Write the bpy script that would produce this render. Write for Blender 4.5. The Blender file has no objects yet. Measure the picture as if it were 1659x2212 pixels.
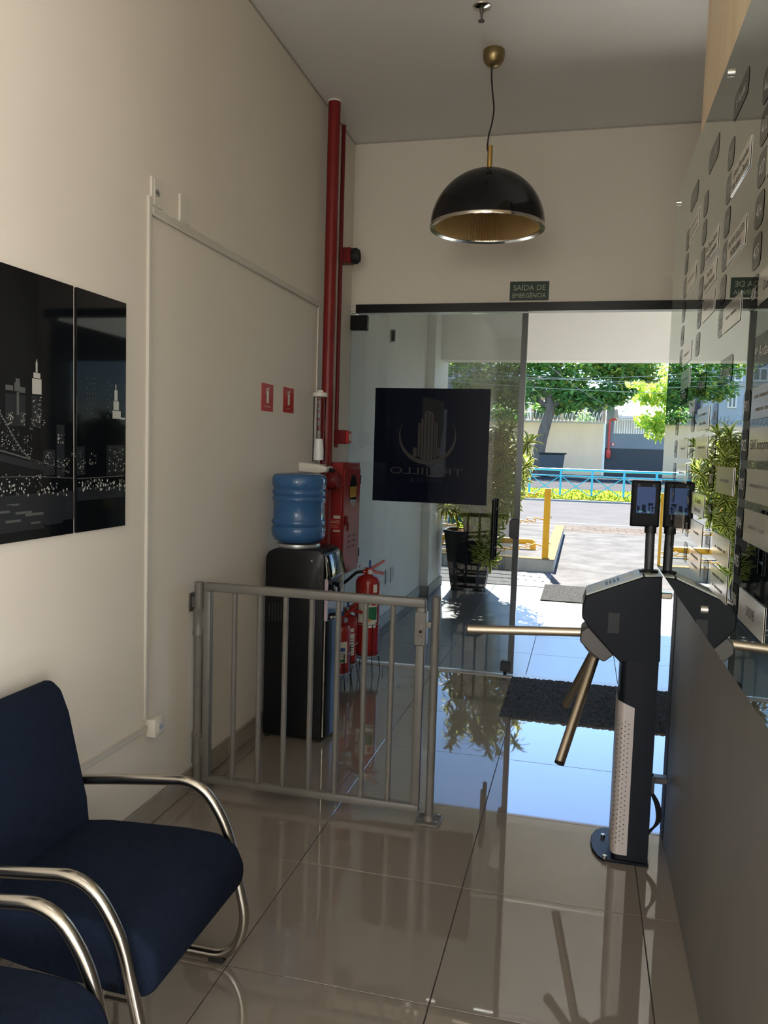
import bpy, bmesh, math, random
from mathutils import Vector, Matrix, noise
random.seed(11)
SC = bpy.context.scene
COL = SC.collection
R = math.radians

# ------------------------------------------------------------------ camera
IW, IH, FPX = 1659, 2212, 1734.28
PIT, YAW, ROL = R(-4.487), R(-13.857), R(1.734)
EYE = Vector((0.0, 0.0, 1.5))
_f = Vector((math.sin(YAW)*math.cos(PIT), math.cos(YAW)*math.cos(PIT), math.sin(PIT)))
_r = Vector((math.cos(YAW), -math.sin(YAW), 0)); _u = _r.cross(_f)
CR = _r*math.cos(ROL) + _u*math.sin(ROL); CU = _u*math.cos(ROL) - _r*math.sin(ROL); CF = _f
cam = bpy.data.cameras.new('camera'); camo = bpy.data.objects.new('camera', cam); COL.objects.link(camo)
cam.sensor_fit = 'HORIZONTAL'; cam.sensor_width = 36.0; cam.lens = FPX/IW*36.0
cam.clip_start = 0.02; cam.clip_end = 500
camo.matrix_world = Matrix(((CR.x, CU.x, -CF.x, EYE.x), (CR.y, CU.y, -CF.y, EYE.y), (CR.z, CU.z, -CF.z, EYE.z), (0, 0, 0, 1)))
SC.camera = camo

# ------------------------------------------------------------------ sky, sun, exposure
world = bpy.data.worlds.new('sky'); SC.world = world; world.use_nodes = True
wn = world.node_tree.nodes; wl = world.node_tree.links
sky = wn.new('ShaderNodeTexSky'); sky.sky_type = 'NISHITA'; sky.sun_disc = False
sky.sun_elevation = R(46); sky.sun_rotation = R(-10); sky.altitude = 700; sky.air_density = 1.0; sky.dust_density = 0.1; sky.ozone_density = 5.0
wl.new(sky.outputs[0], wn['Background'].inputs[0]); wn['Background'].inputs[1].default_value = 0.27
sunl = bpy.data.lights.new('sun', 'SUN'); sunl.energy = 18.0; sunl.angle = R(0.6); sunl.color = (1, 0.95, 0.86)
suno = bpy.data.objects.new('sun', sunl); COL.objects.link(suno)
suno.rotation_euler = Vector((0.185, -1.0, -1.04)).to_track_quat('-Z', 'Y').to_euler()
suno.location = (-4, 20, 30)
for nm_, en_, sz_, lc_, dr_ in (('side_fill_light', 132, (2.5, 1.9), (3.17, -2.45, 1.8), (-1, 0, 0)), ('back_fill_light', 24, (1.4, 1.7), (-0.2, -3.97, 1.85), (0, 1, -0.05))):   # unseen area lights, added as fill in the two window openings
    wl_ = bpy.data.lights.new(nm_, 'AREA'); wl_.shape = 'RECTANGLE'; wl_.size, wl_.size_y = sz_; wl_.energy = en_; wl_.color = (1.0, 0.97, 0.93)
    wo_ = bpy.data.objects.new(nm_, wl_); COL.objects.link(wo_); wo_.location = lc_; wo_.rotation_euler = Vector(dr_).to_track_quat('-Z', 'Z').to_euler()
SC.cycles.blur_glossy = 0.2
SC.view_settings.view_transform = 'Standard'; SC.view_settings.look = 'None'
SC.view_settings.exposure = 1.2; SC.view_settings.gamma = 1.0
try: SC.view_settings.use_curve_mapping = False
except Exception: pass

# ------------------------------------------------------------------ measured points (metres, from the photograph)
def ray(x, y): return CF + CR*((x-IW/2)/FPX) - CU*((y-IH/2)/FPX)
def on_x(x, y, X): d = ray(x, y); return EYE + d*((X-EYE.x)/d.x)
def on_y(x, y, Y): d = ray(x, y); return EYE + d*((Y-EYE.y)/d.y)
def on_z(x, y, Z): d = ray(x, y); return EYE + d*((Z-EYE.z)/d.z)

# ------------------------------------------------------------------ materials
def M(name, col, rough=0.5, metal=0.0, spec=0.5, coat=0.0, vary=None, bump=None, emit=None, trans=0.0, ior=1.45, stretch=(1, 1, 1), randv=0.0, sub=0.0, coatr=0.05):
    m = bpy.data.materials.new(name); m.use_nodes = True
    nt = m.node_tree; b = nt.nodes['Principled BSDF']
    c4 = (col[0], col[1], col[2], 1)
    b.inputs['Base Color'].default_value = c4; b.inputs['Roughness'].default_value = rough
    b.inputs['Metallic'].default_value = metal; b.inputs['Specular IOR Level'].default_value = spec
    b.inputs['Coat Weight'].default_value = coat; b.inputs['Coat Roughness'].default_value = coatr
    b.inputs['Transmission Weight'].default_value = trans; b.inputs['IOR'].default_value = ior
    if emit: b.inputs['Emission Color'].default_value = (*emit[0], 1); b.inputs['Emission Strength'].default_value = emit[1]
    tc = mp = None
    if vary or bump:
        tc = nt.nodes.new('ShaderNodeTexCoord'); mp = nt.nodes.new('ShaderNodeMapping'); mp.inputs['Scale'].default_value = stretch
        nt.links.new(tc.outputs['Object'], mp.inputs[0])
    src = None
    if vary:                                    # vary = (scale, dark colour, low, high)
        n = nt.nodes.new('ShaderNodeTexNoise'); n.inputs['Scale'].default_value = vary[0]; n.inputs['Detail'].default_value = 6; n.inputs['Roughness'].default_value = 0.65
        nt.links.new(mp.outputs[0], n.inputs['Vector'])
        r = nt.nodes.new('ShaderNodeValToRGB'); r.color_ramp.elements[0].position = vary[2]; r.color_ramp.elements[1].position = vary[3]
        r.color_ramp.elements[0].color = (*vary[1], 1); r.color_ramp.elements[1].color = c4
        nt.links.new(n.outputs['Fac'], r.inputs[0]); src = r.outputs[0]
    if randv:
        oi = nt.nodes.new('ShaderNodeObjectInfo'); mr = nt.nodes.new('ShaderNodeMapRange'); mr.inputs[3].default_value = 1-randv; mr.inputs[4].default_value = 1+randv
        nt.links.new(oi.outputs['Random'], mr.inputs[0])
        hs = nt.nodes.new('ShaderNodeHueSaturation'); hs.inputs['Color'].default_value = c4
        if src: nt.links.new(src, hs.inputs['Color'])
        nt.links.new(mr.outputs[0], hs.inputs['Value']); src = hs.outputs[0]
    if src: nt.links.new(src, b.inputs['Base Color'])
    if bump:                                    # bump = (scale, strength)
        n = nt.nodes.new('ShaderNodeTexNoise'); n.inputs['Scale'].default_value = bump[0]; n.inputs['Detail'].default_value = 4
        nt.links.new(mp.outputs[0], n.inputs['Vector'])
        bp = nt.nodes.new('ShaderNodeBump'); bp.inputs['Strength'].default_value = bump[1]; bp.inputs['Distance'].default_value = 0.01
        nt.links.new(n.outputs['Fac'], bp.inputs['Height']); nt.links.new(bp.outputs[0], b.inputs['Normal'])
    return m

def glass_mat(name, tint, refl=(0.9, 0.9, 0.9), ior=1.5):
    m = bpy.data.materials.new(name); m.use_nodes = True; nt = m.node_tree
    for n in list(nt.nodes):
        if n.type != 'OUTPUT_MATERIAL': nt.nodes.remove(n)
    out = nt.nodes['Material Output']
    t = nt.nodes.new('ShaderNodeBsdfTransparent'); t.inputs[0].default_value = (*tint, 1)
    g = nt.nodes.new('ShaderNodeBsdfGlossy'); g.inputs[0].default_value = (*refl, 1); g.inputs['Roughness'].default_value = 0.0
    fr = nt.nodes.new('ShaderNodeFresnel'); fr.inputs[0].default_value = ior
    mx = nt.nodes.new('ShaderNodeMixShader')
    nt.links.new(fr.outputs[0], mx.inputs[0]); nt.links.new(t.outputs[0], mx.inputs[1]); nt.links.new(g.outputs[0], mx.inputs[2]); nt.links.new(mx.outputs[0], out.inputs[0])
    return m

def dark_mirror(name, base, lo, hi, rough=0.0, tint=(0.86, 0.9, 0.87)):
    """back-painted dark glass: dark body under a strong reflection that grows at grazing angles"""
    m = bpy.data.materials.new(name); m.use_nodes = True; nt = m.node_tree
    for n in list(nt.nodes):
        if n.type != 'OUTPUT_MATERIAL': nt.nodes.remove(n)
    out = nt.nodes['Material Output']
    d = nt.nodes.new('ShaderNodeBsdfDiffuse'); d.inputs[0].default_value = (*base, 1)
    g = nt.nodes.new('ShaderNodeBsdfGlossy'); g.inputs[0].default_value = (*tint, 1); g.inputs['Roughness'].default_value = rough
    lw = nt.nodes.new('ShaderNodeLayerWeight'); lw.inputs[0].default_value = 0.5
    mr = nt.nodes.new('ShaderNodeMapRange'); mr.inputs[1].default_value = 0.0; mr.inputs[2].default_value = 1.0; mr.inputs[3].default_value = lo; mr.inputs[4].default_value = hi
    mx = nt.nodes.new('ShaderNodeMixShader')
    nt.links.new(lw.outputs['Facing'], mr.inputs[0]); nt.links.new(mr.outputs[0], mx.inputs[0]); nt.links.new(d.outputs[0], mx.inputs[1]); nt.links.new(g.outputs[0], mx.inputs[2]); nt.links.new(mx.outputs[0], out.inputs[0])
    return m

def leaf_mat(name, col, tr=0.5, rough=0.5):
    m = bpy.data.materials.new(name); m.use_nodes = True; nt = m.node_tree; b = nt.nodes['Principled BSDF']; out = nt.nodes['Material Output']
    b.inputs['Base Color'].default_value = (*col, 1); b.inputs['Roughness'].default_value = rough; b.inputs['Specular IOR Level'].default_value = 0.3
    t = nt.nodes.new('ShaderNodeBsdfTranslucent'); t.inputs[0].default_value = (col[0]*1.15, col[1]*1.2, col[2]*0.8, 1)
    mx = nt.nodes.new('ShaderNodeMixShader'); mx.inputs[0].default_value = tr
    nt.links.new(b.outputs[0], mx.inputs[1]); nt.links.new(t.outputs[0], mx.inputs[2]); nt.links.new(mx.outputs[0], out.inputs[0]); return m

m_wall = M('wall_paint', (0.74, 0.69, 0.61), 0.75, vary=(1.3, (0.71, 0.66, 0.58), 0.35, 0.7), bump=(60, 0.03))
m_ceil = M('ceiling_paint', (0.80, 0.79, 0.76), 0.8)
m_tile = M('porcelain_tile', (0.275, 0.24, 0.20), 0.03, spec=1.0, coat=0.9, coatr=0.02, vary=(3.0, (0.25, 0.22, 0.183), 0.3, 0.7), randv=0.03)
m_grout = M('grout', (0.05, 0.045, 0.04), 0.9)
m_base = M('baseboard_tile', (0.36, 0.32, 0.27), 0.2, vary=(4, (0.31, 0.275, 0.23), 0.3, 0.7))
m_otile = M('landing_tile', (0.105, 0.106, 0.108), 0.30, spec=1.0, ior=2.1, vary=(4.0, (0.11, 0.112, 0.115), 0.3, 0.7), randv=0.04)
m_conc = M('concrete', (0.098, 0.097, 0.096), 0.9, spec=0.0, vary=(2.2, (0.060, 0.0595, 0.0595), 0.3, 0.62), bump=(30, 0.15))
m_curb = M('curb_concrete', (0.28, 0.28, 0.255), 0.85, vary=(5, (0.20, 0.20, 0.19), 0.3, 0.7))
m_cream = M('curb_paint', (0.15, 0.118, 0.062), 0.7, spec=0.0, vary=(9, (0.12, 0.10, 0.065), 0.35, 0.6))
m_asph = M('asphalt', (0.084, 0.084, 0.086), 0.9, spec=0.0, vary=(1.2, (0.069, 0.069, 0.071), 0.3, 0.7), bump=(20, 0.2))
m_asph2 = M('asphalt_far', (0.060, 0.063, 0.068), 0.9, spec=0.0, vary=(0.6, (0.045, 0.047, 0.05), 0.3, 0.7))
m_paver = M('paver', (0.090, 0.079, 0.070), 0.85, spec=0.0, randv=0.12)
m_grass = M('grass', (0.22, 0.27, 0.028), 0.9, spec=0.0, vary=(2.5, (0.14, 0.20, 0.018), 0.3, 0.65), bump=(15, 0.6))
m_white = M('white_paint', (0.78, 0.77, 0.73), 0.6)
m_beam = M('porch_paint', (0.90, 0.87, 0.80), 0.7)
m_pil = M('pilaster_grey', (0.42, 0.39, 0.35), 0.7)
m_red = M('red_paint', (0.20, 0.014, 0.014), 0.38, spec=0.4, vary=(8, (0.16, 0.011, 0.011), 0.3, 0.7))
m_redcab = M('red_cabinet', (0.30, 0.022, 0.022), 0.38, spec=0.6, bump=(300, 0.05))
m_redext = M('extinguisher_red', (0.36, 0.018, 0.014), 0.22, spec=0.6, coat=0.3)
m_redsign = M('sign_red', (0.48, 0.025, 0.02), 0.4)
m_blk = M('black_plastic', (0.006, 0.0068, 0.0085), 0.30, spec=0.35)
m_blkmat = M('black_matte', (0.018, 0.018, 0.02), 0.6)
m_blkgl = M('black_gloss', (0.006, 0.0065, 0.008), 0.05, spec=0.35)
m_bezel = M('screen_bezel', (0.005, 0.005, 0.0065), 0.3, spec=0.06)
m_rub = M('rubber', (0.012, 0.012, 0.012), 0.7)
m_grey = M('grey_painted_metal', (0.155, 0.148, 0.132), 0.36, spec=0.5, vary=(14, (0.13, 0.124, 0.111), 0.3, 0.6))
m_chr = M('chrome', (0.62, 0.6, 0.56), 0.12, 1.0)
m_tube = M('chair_tube', (0.50, 0.47, 0.42), 0.22, 1.0)
m_steel = M('brushed_steel', (0.54, 0.47, 0.37), 0.30, 1.0, bump=(200, 0.05), stretch=(1, 1, 8))
m_brass = M('brass', (0.62, 0.42, 0.14), 0.28, 1.0)
m_oldbr = M('canopy_brass', (0.33, 0.26, 0.13), 0.34, 1.0)
m_pleat = M('pleated_lining', (0.50, 0.34, 0.14), 0.8)
m_bulb = M('bulb_glass', (0.85, 0.85, 0.8), 0.2)
m_navy = M('chair_fabric', (0.0105, 0.0165, 0.034), 0.95, spec=0.1, vary=(45, (0.0075, 0.012, 0.025), 0.3, 0.7), bump=(260, 0.25))
m_jug = M('blue_jug', (0.05, 0.15, 0.34), 0.18, trans=0.30, ior=1.3, spec=0.5, coat=0.3)
m_silv = M('silver_trim', (0.45, 0.45, 0.45), 0.3, 0.6)
m_pla = M('white_plastic', (0.66, 0.63, 0.56), 0.45)
m_cup = M('cup_plastic', (0.80, 0.80, 0.80), 0.4)
m_clear = glass_mat('clear_tube', (0.93, 0.93, 0.94), ior=1.2)
m_cond = M('conduit_plastic', (0.58, 0.55, 0.49), 0.5)
m_tint = glass_mat('tinted_glass', (0.535, 0.555, 0.55), (0.8, 0.82, 0.82), 1.5)
m_gedge = M('glass_edge', (0.02, 0.03, 0.03), 0.2)
m_film = dark_mirror('poster_film', (0.0065, 0.0085, 0.017), 0.005, 0.05, tint=(0.8, 0.85, 1.0))
m_logo = M('poster_print', (0.040, 0.036, 0.034), 0.5, spec=0.2)
m_logo2 = M('poster_print_dim', (0.020, 0.020, 0.022), 0.5, spec=0.2)
m_logod = M('poster_shape_dark', (0.004, 0.006, 0.008), 0.5, spec=0.2)
m_mir = dark_mirror('directory_glass', (0.012, 0.015, 0.014), 0.50, 1.0)
m_tag = dark_mirror('directory_tag', (0.018, 0.017, 0.018), 0.02, 0.58)
m_tagl = M('tag_lettering', (0.42, 0.42, 0.40), 0.5)
m_plate = dark_mirror('name_plate', (0.50, 0.475, 0.44), 0.05, 0.86, rough=0.10, tint=(1, 0.99, 0.95))
m_ink = M('plate_ink', (0.05, 0.048, 0.045), 0.6, spec=0.2)
m_ink2 = M('plate_ink_pale', (0.17, 0.165, 0.155), 0.6, spec=0.2)
m_clad = M('grey_laminate', (0.18, 0.172, 0.165), 0.55, spec=0.35, vary=(2.5, (0.15, 0.143, 0.138), 0.3, 0.7), stretch=(1, 1, 0.4))
m_wood = M('wood_veneer', (0.88, 0.72, 0.50), 0.5, vary=(9, (0.78, 0.60, 0.38), 0.3, 0.7), stretch=(1, 1, 0.05))
m_turn = M('turnstile_black', (0.0055, 0.008, 0.0135), 0.40, spec=0.22, bump=(350, 0.06))
m_tpan = M('turnstile_panel', (0.48, 0.48, 0.45), 0.4)
m_hub = M('hub_cast', (0.11, 0.104, 0.098), 0.42, 0.4)
m_cover = M('perforated_cover', (0.52, 0.47, 0.44), 0.4, 0.35)
m_gsign = M('sign_green', (0.012, 0.035, 0.022), 0.45)
m_gtext = M('sign_text', (0.36, 0.40, 0.30), 0.6)
m_wtext = M('white_print', (0.75, 0.74, 0.66), 0.6)
m_label = M('label_white', (0.68, 0.66, 0.58), 0.55)
m_lgreen = M('label_green', (0.02, 0.16, 0.07), 0.55)
m_lorange = M('label_orange', (0.62, 0.26, 0.03), 0.55)
m_lblue = M('label_blue', (0.04, 0.09, 0.3), 0.55)
m_yel = M('yellow_paint', (0.52, 0.27, 0.006), 0.5, vary=(12, (0.46, 0.23, 0.006), 0.3, 0.6))
m_blue = M('blue_rail_paint', (0.03, 0.31, 0.55), 0.5)
m_mat = M('door_mat', (0.11, 0.135, 0.165), 0.95, spec=0.3, vary=(180, (0.02, 0.025, 0.032), 0.4, 0.62))
m_omat = M('outdoor_mat', (0.055, 0.055, 0.054), 0.95, spec=0.0, vary=(120, (0.014, 0.014, 0.014), 0.4, 0.6))
m_pot = M('plant_pot', (0.012, 0.013, 0.016), 0.33, spec=0.4)
m_lg = leaf_mat('leaf_green', (0.075, 0.13, 0.02))
m_ly = leaf_mat('leaf_margin', (0.6, 0.55, 0.17))
m_stem = M('plant_stem', (0.26, 0.19, 0.11), 0.8)
m_soil = M('bark_mulch', (0.42, 0.22, 0.11), 0.9, vary=(40, (0.2, 0.1, 0.05), 0.3, 0.7))
m_bark = M('tree_bark', (0.17, 0.14, 0.12), 0.95, vary=(4, (0.09, 0.075, 0.065), 0.35, 0.6), bump=(8, 0.9), stretch=(1, 1, 0.35))
m_t1 = leaf_mat('tree_leaf_a', (0.228, 0.438, 0.149))
m_t2 = leaf_mat('tree_leaf_b', (0.123, 0.254, 0.105))
m_t3 = leaf_mat('tree_leaf_c', (0.42, 0.46, 0.1))
m_t4 = leaf_mat('tree_leaf_d', (0.3, 0.5, 0.09))
m_t5 = leaf_mat('tree_leaf_e', (0.55, 0.6, 0.1))
m_bwall = M('boundary_wall_paint', (0.86, 0.62, 0.43), 0.9, vary=(0.5, (0.78, 0.555, 0.38), 0.35, 0.65), stretch=(1, 1, 0.3))
m_cap = M('wall_coping', (0.45, 0.43, 0.41), 0.9)
m_gwall = M('grey_wall_paint', (0.20, 0.22, 0.25), 0.8, vary=(0.6, (0.17, 0.185, 0.21), 0.3, 0.7))
m_dwall = M('dark_wall_base', (0.05, 0.053, 0.06), 0.8)
m_wire = M('galvanised_wire', (0.42, 0.44, 0.45), 0.4, 0.5)
m_bldA = M('facade_blue_grey', (0.42, 0.46, 0.52), 0.85, vary=(0.4, (0.38, 0.42, 0.48), 0.3, 0.7))
m_bldB = M('facade_cream', (0.40, 0.33, 0.28), 0.85)
m_bldC = M('facade_pale', (0.55, 0.58, 0.62), 0.8)
m_metalroof = M('metal_sheet', (0.50, 0.54, 0.60), 0.5, vary=(0.7, (0.36, 0.40, 0.46), 0.3, 0.7))
m_pane = M('window_pane', (0.05, 0.065, 0.075), 0.1, spec=0.6)
m_bin = M('waste_bin', (0.035, 0.045, 0.055), 0.5)
m_gbin = M('street_bin_green', (0.02, 0.12, 0.08), 0.6)
m_cable = M('cable', (0.012, 0.012, 0.012), 0.6)
m_pline = M('power_line', (0.22, 0.23, 0.23), 0.6)
m_print = M('night_print', (0.0045, 0.0055, 0.0075), 0.04, spec=0.45)
m_pl1 = M('print_light', (0.42, 0.42, 0.38), 0.1)
m_pl2 = M('print_mid', (0.09, 0.095, 0.095), 0.1)
m_pl3 = M('print_dim', (0.018, 0.021, 0.026), 0.06)
m_led = M('lamp_diffuser', (0.9, 0.85, 0.75), 0.5, emit=((1.0, 0.91, 0.78), 1.2))
m_winsky = None

# ------------------------------------------------------------------ mesh helpers
class MB:
    def __init__(s): s.bm = bmesh.new(); s.mi = 0
    def _mark(s, fs):
        for f in fs: f.material_index = s.mi
    def box(s, x0, x1, y0, y1, z0, z1, bev=0.0, seg=1):
        v = [s.bm.verts.new((x, y, z)) for z in (z0, z1) for y in (y0, y1) for x in (x0, x1)]
        fs = [s.bm.faces.new([v[i] for i in q]) for q in ((0, 2, 3, 1), (4, 5, 7, 6), (0, 1, 5, 4), (2, 6, 7, 3), (0, 4, 6, 2), (1, 3, 7, 5))]
        s._mark(fs)
        if bev: s._bev(fs, bev, seg)
        return s
    def _bev(s, fs, bev, seg):
        es = list({e for f in fs for e in f.edges})
        r = bmesh.ops.bevel(s.bm, geom=es, offset=bev, segments=seg, profile=0.5, affect='EDGES', clamp_overlap=True)
        s._mark(r['faces'])
    def prism(s, poly, axis, a, b, bev=0.0, seg=1):
        def pt(p, t):
            return (t, p[0], p[1]) if axis == 'x' else (p[0], t, p[1]) if axis == 'y' else (p[0], p[1], t)
        A = [s.bm.verts.new(pt(p, a)) for p in poly]; B = [s.bm.verts.new(pt(p, b)) for p in poly]
        n = len(poly); fs = [s.bm.faces.new(A[::-1]), s.bm.faces.new(B)]
        for i in range(n): fs.append(s.bm.faces.new((A[i], A[(i+1) % n], B[(i+1) % n], B[i])))
        bmesh.ops.recalc_face_normals(s.bm, faces=fs); s._mark(fs)
        if bev: s._bev(fs, bev, seg)
        return s
    def cyl(s, p0, p1, r0, r1=None, n=16, caps=True):
        p0 = Vector(p0); p1 = Vector(p1); r1 = r0 if r1 is None else r1
        d = (p1-p0).normalized(); a = d.orthogonal().normalized(); b = d.cross(a)
        A = []; B = []
        for i in range(n):
            t = 2*math.pi*i/n; q = a*math.cos(t)+b*math.sin(t)
            A.append(s.bm.verts.new(p0+q*r0)); B.append(s.bm.verts.new(p1+q*r1))
        fs = [s.bm.faces.new((A[i], A[(i+1) % n], B[(i+1) % n], B[i])) for i in range(n)]
        if caps: fs += [s.bm.faces.new(A[::-1]), s.bm.faces.new(B)]
        s._mark(fs); return s
    def tube(s, pts, r, n=8, closed=False, caps=True):
        P = [Vector(p) for p in pts]; k = len(P); rings = []
        up = None
        for i, p in enumerate(P):
            if closed: d = P[(i+1) % k]-P[i-1]
            else: d = P[min(i+1, k-1)]-P[max(i-1, 0)]
            d.normalize()
            if up is None: up = d.orthogonal().normalized()
            up = (up-d*up.dot(d)); up = up.normalized() if up.length > 1e-6 else d.orthogonal().normalized()
            b = d.cross(up); rr = r[i] if isinstance(r, (list, tuple)) else r
            rings.append([s.bm.verts.new(p+(up*math.cos(2*math.pi*j/n)+b*math.sin(2*math.pi*j/n))*rr) for j in range(n)])
        fs = []
        for i in range(k if closed else k-1):
            A, B = rings[i], rings[(i+1) % k]
            for j in range(n): fs.append(s.bm.faces.new((A[j], A[(j+1) % n], B[(j+1) % n], B[j])))
        if caps and not closed: fs += [s.bm.faces.new(rings[0][::-1]), s.bm.faces.new(rings[-1])]
        s._mark(fs); return s
    def lathe(s, prof, c, n=32, axis=(0, 0, 1), xd=None, arc=None, a0=0.0):
        c = Vector(c); z = Vector(axis).normalized(); x = z.orthogonal().normalized() if xd is None else Vector(xd); y = z.cross(x)
        rings = []; m = n if arc is None else n+1; tot = 2*math.pi if arc is None else arc
        for (r, h) in prof:
            if r < 1e-6: rings.append([s.bm.verts.new(c+z*h)])
            else: rings.append([s.bm.verts.new(c+z*h+(x*math.cos(a0+tot*i/n)+y*math.sin(a0+tot*i/n))*r) for i in range(m)])
        fs = []
        for A, B in zip(rings, rings[1:]):
            for i in range(n):
                j = (i+1) % m if arc is None else i+1
                if len(A) == 1 and len(B) == 1: continue
                if len(A) == 1: fs.append(s.bm.faces.new((A[0], B[j], B[i])))
                elif len(B) == 1: fs.append(s.bm.faces.new((A[i], A[j], B[0])))
                else: fs.append(s.bm.faces.new((A[i], A[j], B[j], B[i])))
        s._mark(fs); return s
    def poly(s, pts):
        f = s.bm.faces.new([s.bm.verts.new(p) for p in pts]); s._mark([f]); return s
    def xform(s, m): bmesh.ops.transform(s.bm, matrix=m, verts=s.bm.verts); return s
    def text(s, body, c, xd, yd, h, w=None, off=0.0):
        """flat lettering centred on c, cap height about h; squeezed to width w when given"""
        V, Fc, bb = glyphs(body); c = Vector(c); xd = Vector(xd); yd = Vector(yd)
        sy = h/0.72; sx = sy
        if w: sx = w/max(1e-6, bb[1]-bb[0])
        mx = (bb[0]+bb[1])/2
        nv = [s.bm.verts.new(c+xd*((v[0]-mx)*sx)+yd*((v[1]-0.36)*sy)) for v in V]
        fs = []
        for q in Fc:
            try: fs.append(s.bm.faces.new([nv[i] for i in q]))
            except ValueError: pass
        s._mark(fs); return s
_G = {}
def glyphs(body):
    if body not in _G:
        c = bpy.data.curves.new('lettering', 'FONT'); c.body = body; c.resolution_u = 3
        o = bpy.data.objects.new('lettering', c); m = o.to_mesh()
        V = [(v.co.x, v.co.y) for v in m.vertices]; Fc = [tuple(p.vertices) for p in m.polygons]
        o.to_mesh_clear(); bpy.data.objects.remove(o); bpy.data.curves.remove(c)
        _G[body] = (V, Fc, (min(v[0] for v in V), max(v[0] for v in V)))
    return _G[body]

def wloc(o):
    l = Vector(o.location)
    while o.parent: o = o.parent; l += Vector(o.location)
    return l
def obj(name, mb, mat, parent=None, smooth=True, origin=None, kind=None, label=None, ang=38):
    me = bpy.data.meshes.new(name)
    org = wloc(parent) if parent else (Vector(origin) if origin is not None else Vector((0, 0, 0)))
    bmesh.ops.translate(mb.bm, vec=-org, verts=mb.bm.verts)
    mb.bm.normal_update(); mb.bm.to_mesh(me); mb.bm.free()
    for m in (mat if isinstance(mat, (list, tuple)) else (mat,)): me.materials.append(m)
    if smooth: me.shade_smooth(); me.set_sharp_from_angle(angle=R(ang))
    o = bpy.data.objects.new(name, me); COL.objects.link(o)
    if parent: o.parent = parent
    else: o.location = org
    if kind: o['kind'] = kind
    if label: o['label'] = label
    return o
def thing(name, label, cat, loc, group=None):
    o = bpy.data.objects.new(name, None); COL.objects.link(o); o.location = loc; o.empty_display_size = 0.1
    o['label'] = label; o['category'] = cat
    if group: o['group'] = group
    return o
def tag(o, label, cat, group=None):
    o['label'] = label; o['category'] = cat
    if group: o['group'] = group
    return o
def inst(name, me, loc, parent, rot=None, scale=None):
    o = bpy.data.objects.new(name, me); COL.objects.link(o); o.parent = parent
    o.location = Vector(loc)-wloc(parent)
    if rot is not None: o.rotation_euler = rot
    if scale is not None: o.scale = scale
    return o
def B(*a, **k): return MB().box(*a, **k)
def smooth_path(ctrl, n=6):
    """Catmull-Rom through the control points"""
    P = [Vector(p) for p in ctrl]; Q = [P[0]*2-P[1]]+P+[P[-1]*2-P[-2]]; out = []
    for i in range(1, len(Q)-2):
        for k in range(n):
            t = k/n; a, b, c, d = Q[i-1], Q[i], Q[i+1], Q[i+2]
            out.append(0.5*((2*b)+(c-a)*t+(2*a-5*b+4*c-d)*t*t+(3*b-a-3*c+d)*t*t*t))
    out.append(P[-1]); return out
def fillet(ctrl, r, n=6):
    """polyline with rounded corners"""
    P = [Vector(p) for p in ctrl]; out = [P[0]]
    for i in range(1, len(P)-1):
        a, b, c = P[i-1], P[i], P[i+1]; rr = r[i-1] if isinstance(r, (list, tuple)) else r
        u = (a-b).normalized(); v = (c-b).normalized(); q = min(rr, (a-b).length*0.49, (c-b).length*0.49)
        s, e = b+u*q, b+v*q
        for k in range(n+1):
            t = k/n; out.append(s*(1-t)**2+b*2*t*(1-t)+e*t*t)
    out.append(P[-1]); return out
def tile_field(parent, x0, x1, y0, y1, xs, ys, px, py, z, mat, gap=0.003, name='floor_tile', th=0.012):
    cache = {}
    i0 = math.floor((x0-xs)/px); j0 = math.floor((y0-ys)/py); n = 0
    for i in range(i0, math.ceil((x1-xs)/px)+1):
        for j in range(j0, math.ceil((y1-ys)/py)+1):
            a, b = max(x0, xs+i*px+gap/2), min(x1, xs+(i+1)*px-gap/2)
            c, d = max(y0, ys+j*py+gap/2), min(y1, ys+(j+1)*py-gap/2)
            if b-a < 0.02 or d-c < 0.02: continue
            k = (round(b-a, 4), round(d-c, 4))
            if k not in cache:
                mb = B(-k[0]/2, k[0]/2, -k[1]/2, k[1]/2, -th, 0, bev=0.0008); me = bpy.data.meshes.new(name)
                mb.bm.to_mesh(me); mb.bm.free(); me.materials.append(mat); cache[k] = me
            inst(name, cache[k], ((a+b)/2, (c+d)/2, z), parent); n += 1
    return n
# ================================================================== the setting
XL, XR, XN, YF, YB, ZC = -1.6, 0.37, 0.90, 5.37, -4.0, 3.55
YE = 3.32                                        # where the right-hand wall block ends
def S(name, mb, mat, parent=None, **k): return obj(name, mb, mat, parent, kind='structure', **k)

fl_ = MB(); fl_.box(XL-0.15, XN, 0.4, 5.41, -0.12, -0.0045); fl_.box(XL-0.15, 3.4, YB-0.15, 0.4, -0.12, -0.0045)
floor = S('floor', fl_, m_grout)
tile_field(floor, XL, XN, 0.212, 5.325, -0.930, 2.045, 0.592, 0.611, 0.0, m_tile)
tile_field(floor, XL, 3.2, YB, 0.212, -0.930, 2.045, 0.592, 0.611, 0.0, m_tile)
S('wall_left', B(XL-0.15, XL, YB-0.15, YF, -0.05, ZC+0.1), m_wall)
wf = MB(); wf.box(XL-0.15, XN+0.2, YF, YF+0.15, 2.478, ZC+0.1); wf.box(0.83, XN+0.2, YF, YF+0.15, -0.05, 2.478)
S('wall_front', wf, m_wall)
S('ceiling', B(XL-0.15, 3.4, YB-0.15, YF+0.15, ZC, ZC+0.1), m_ceil)
wr = S('wall_right', B(XR+0.012, XN+0.2, 0.4, YE, -0.05, ZC), m_clad)
S('wall_lobby', B(XN+0.2, 3.4, 0.4, 0.55, -0.05, ZC), m_wall)
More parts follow.
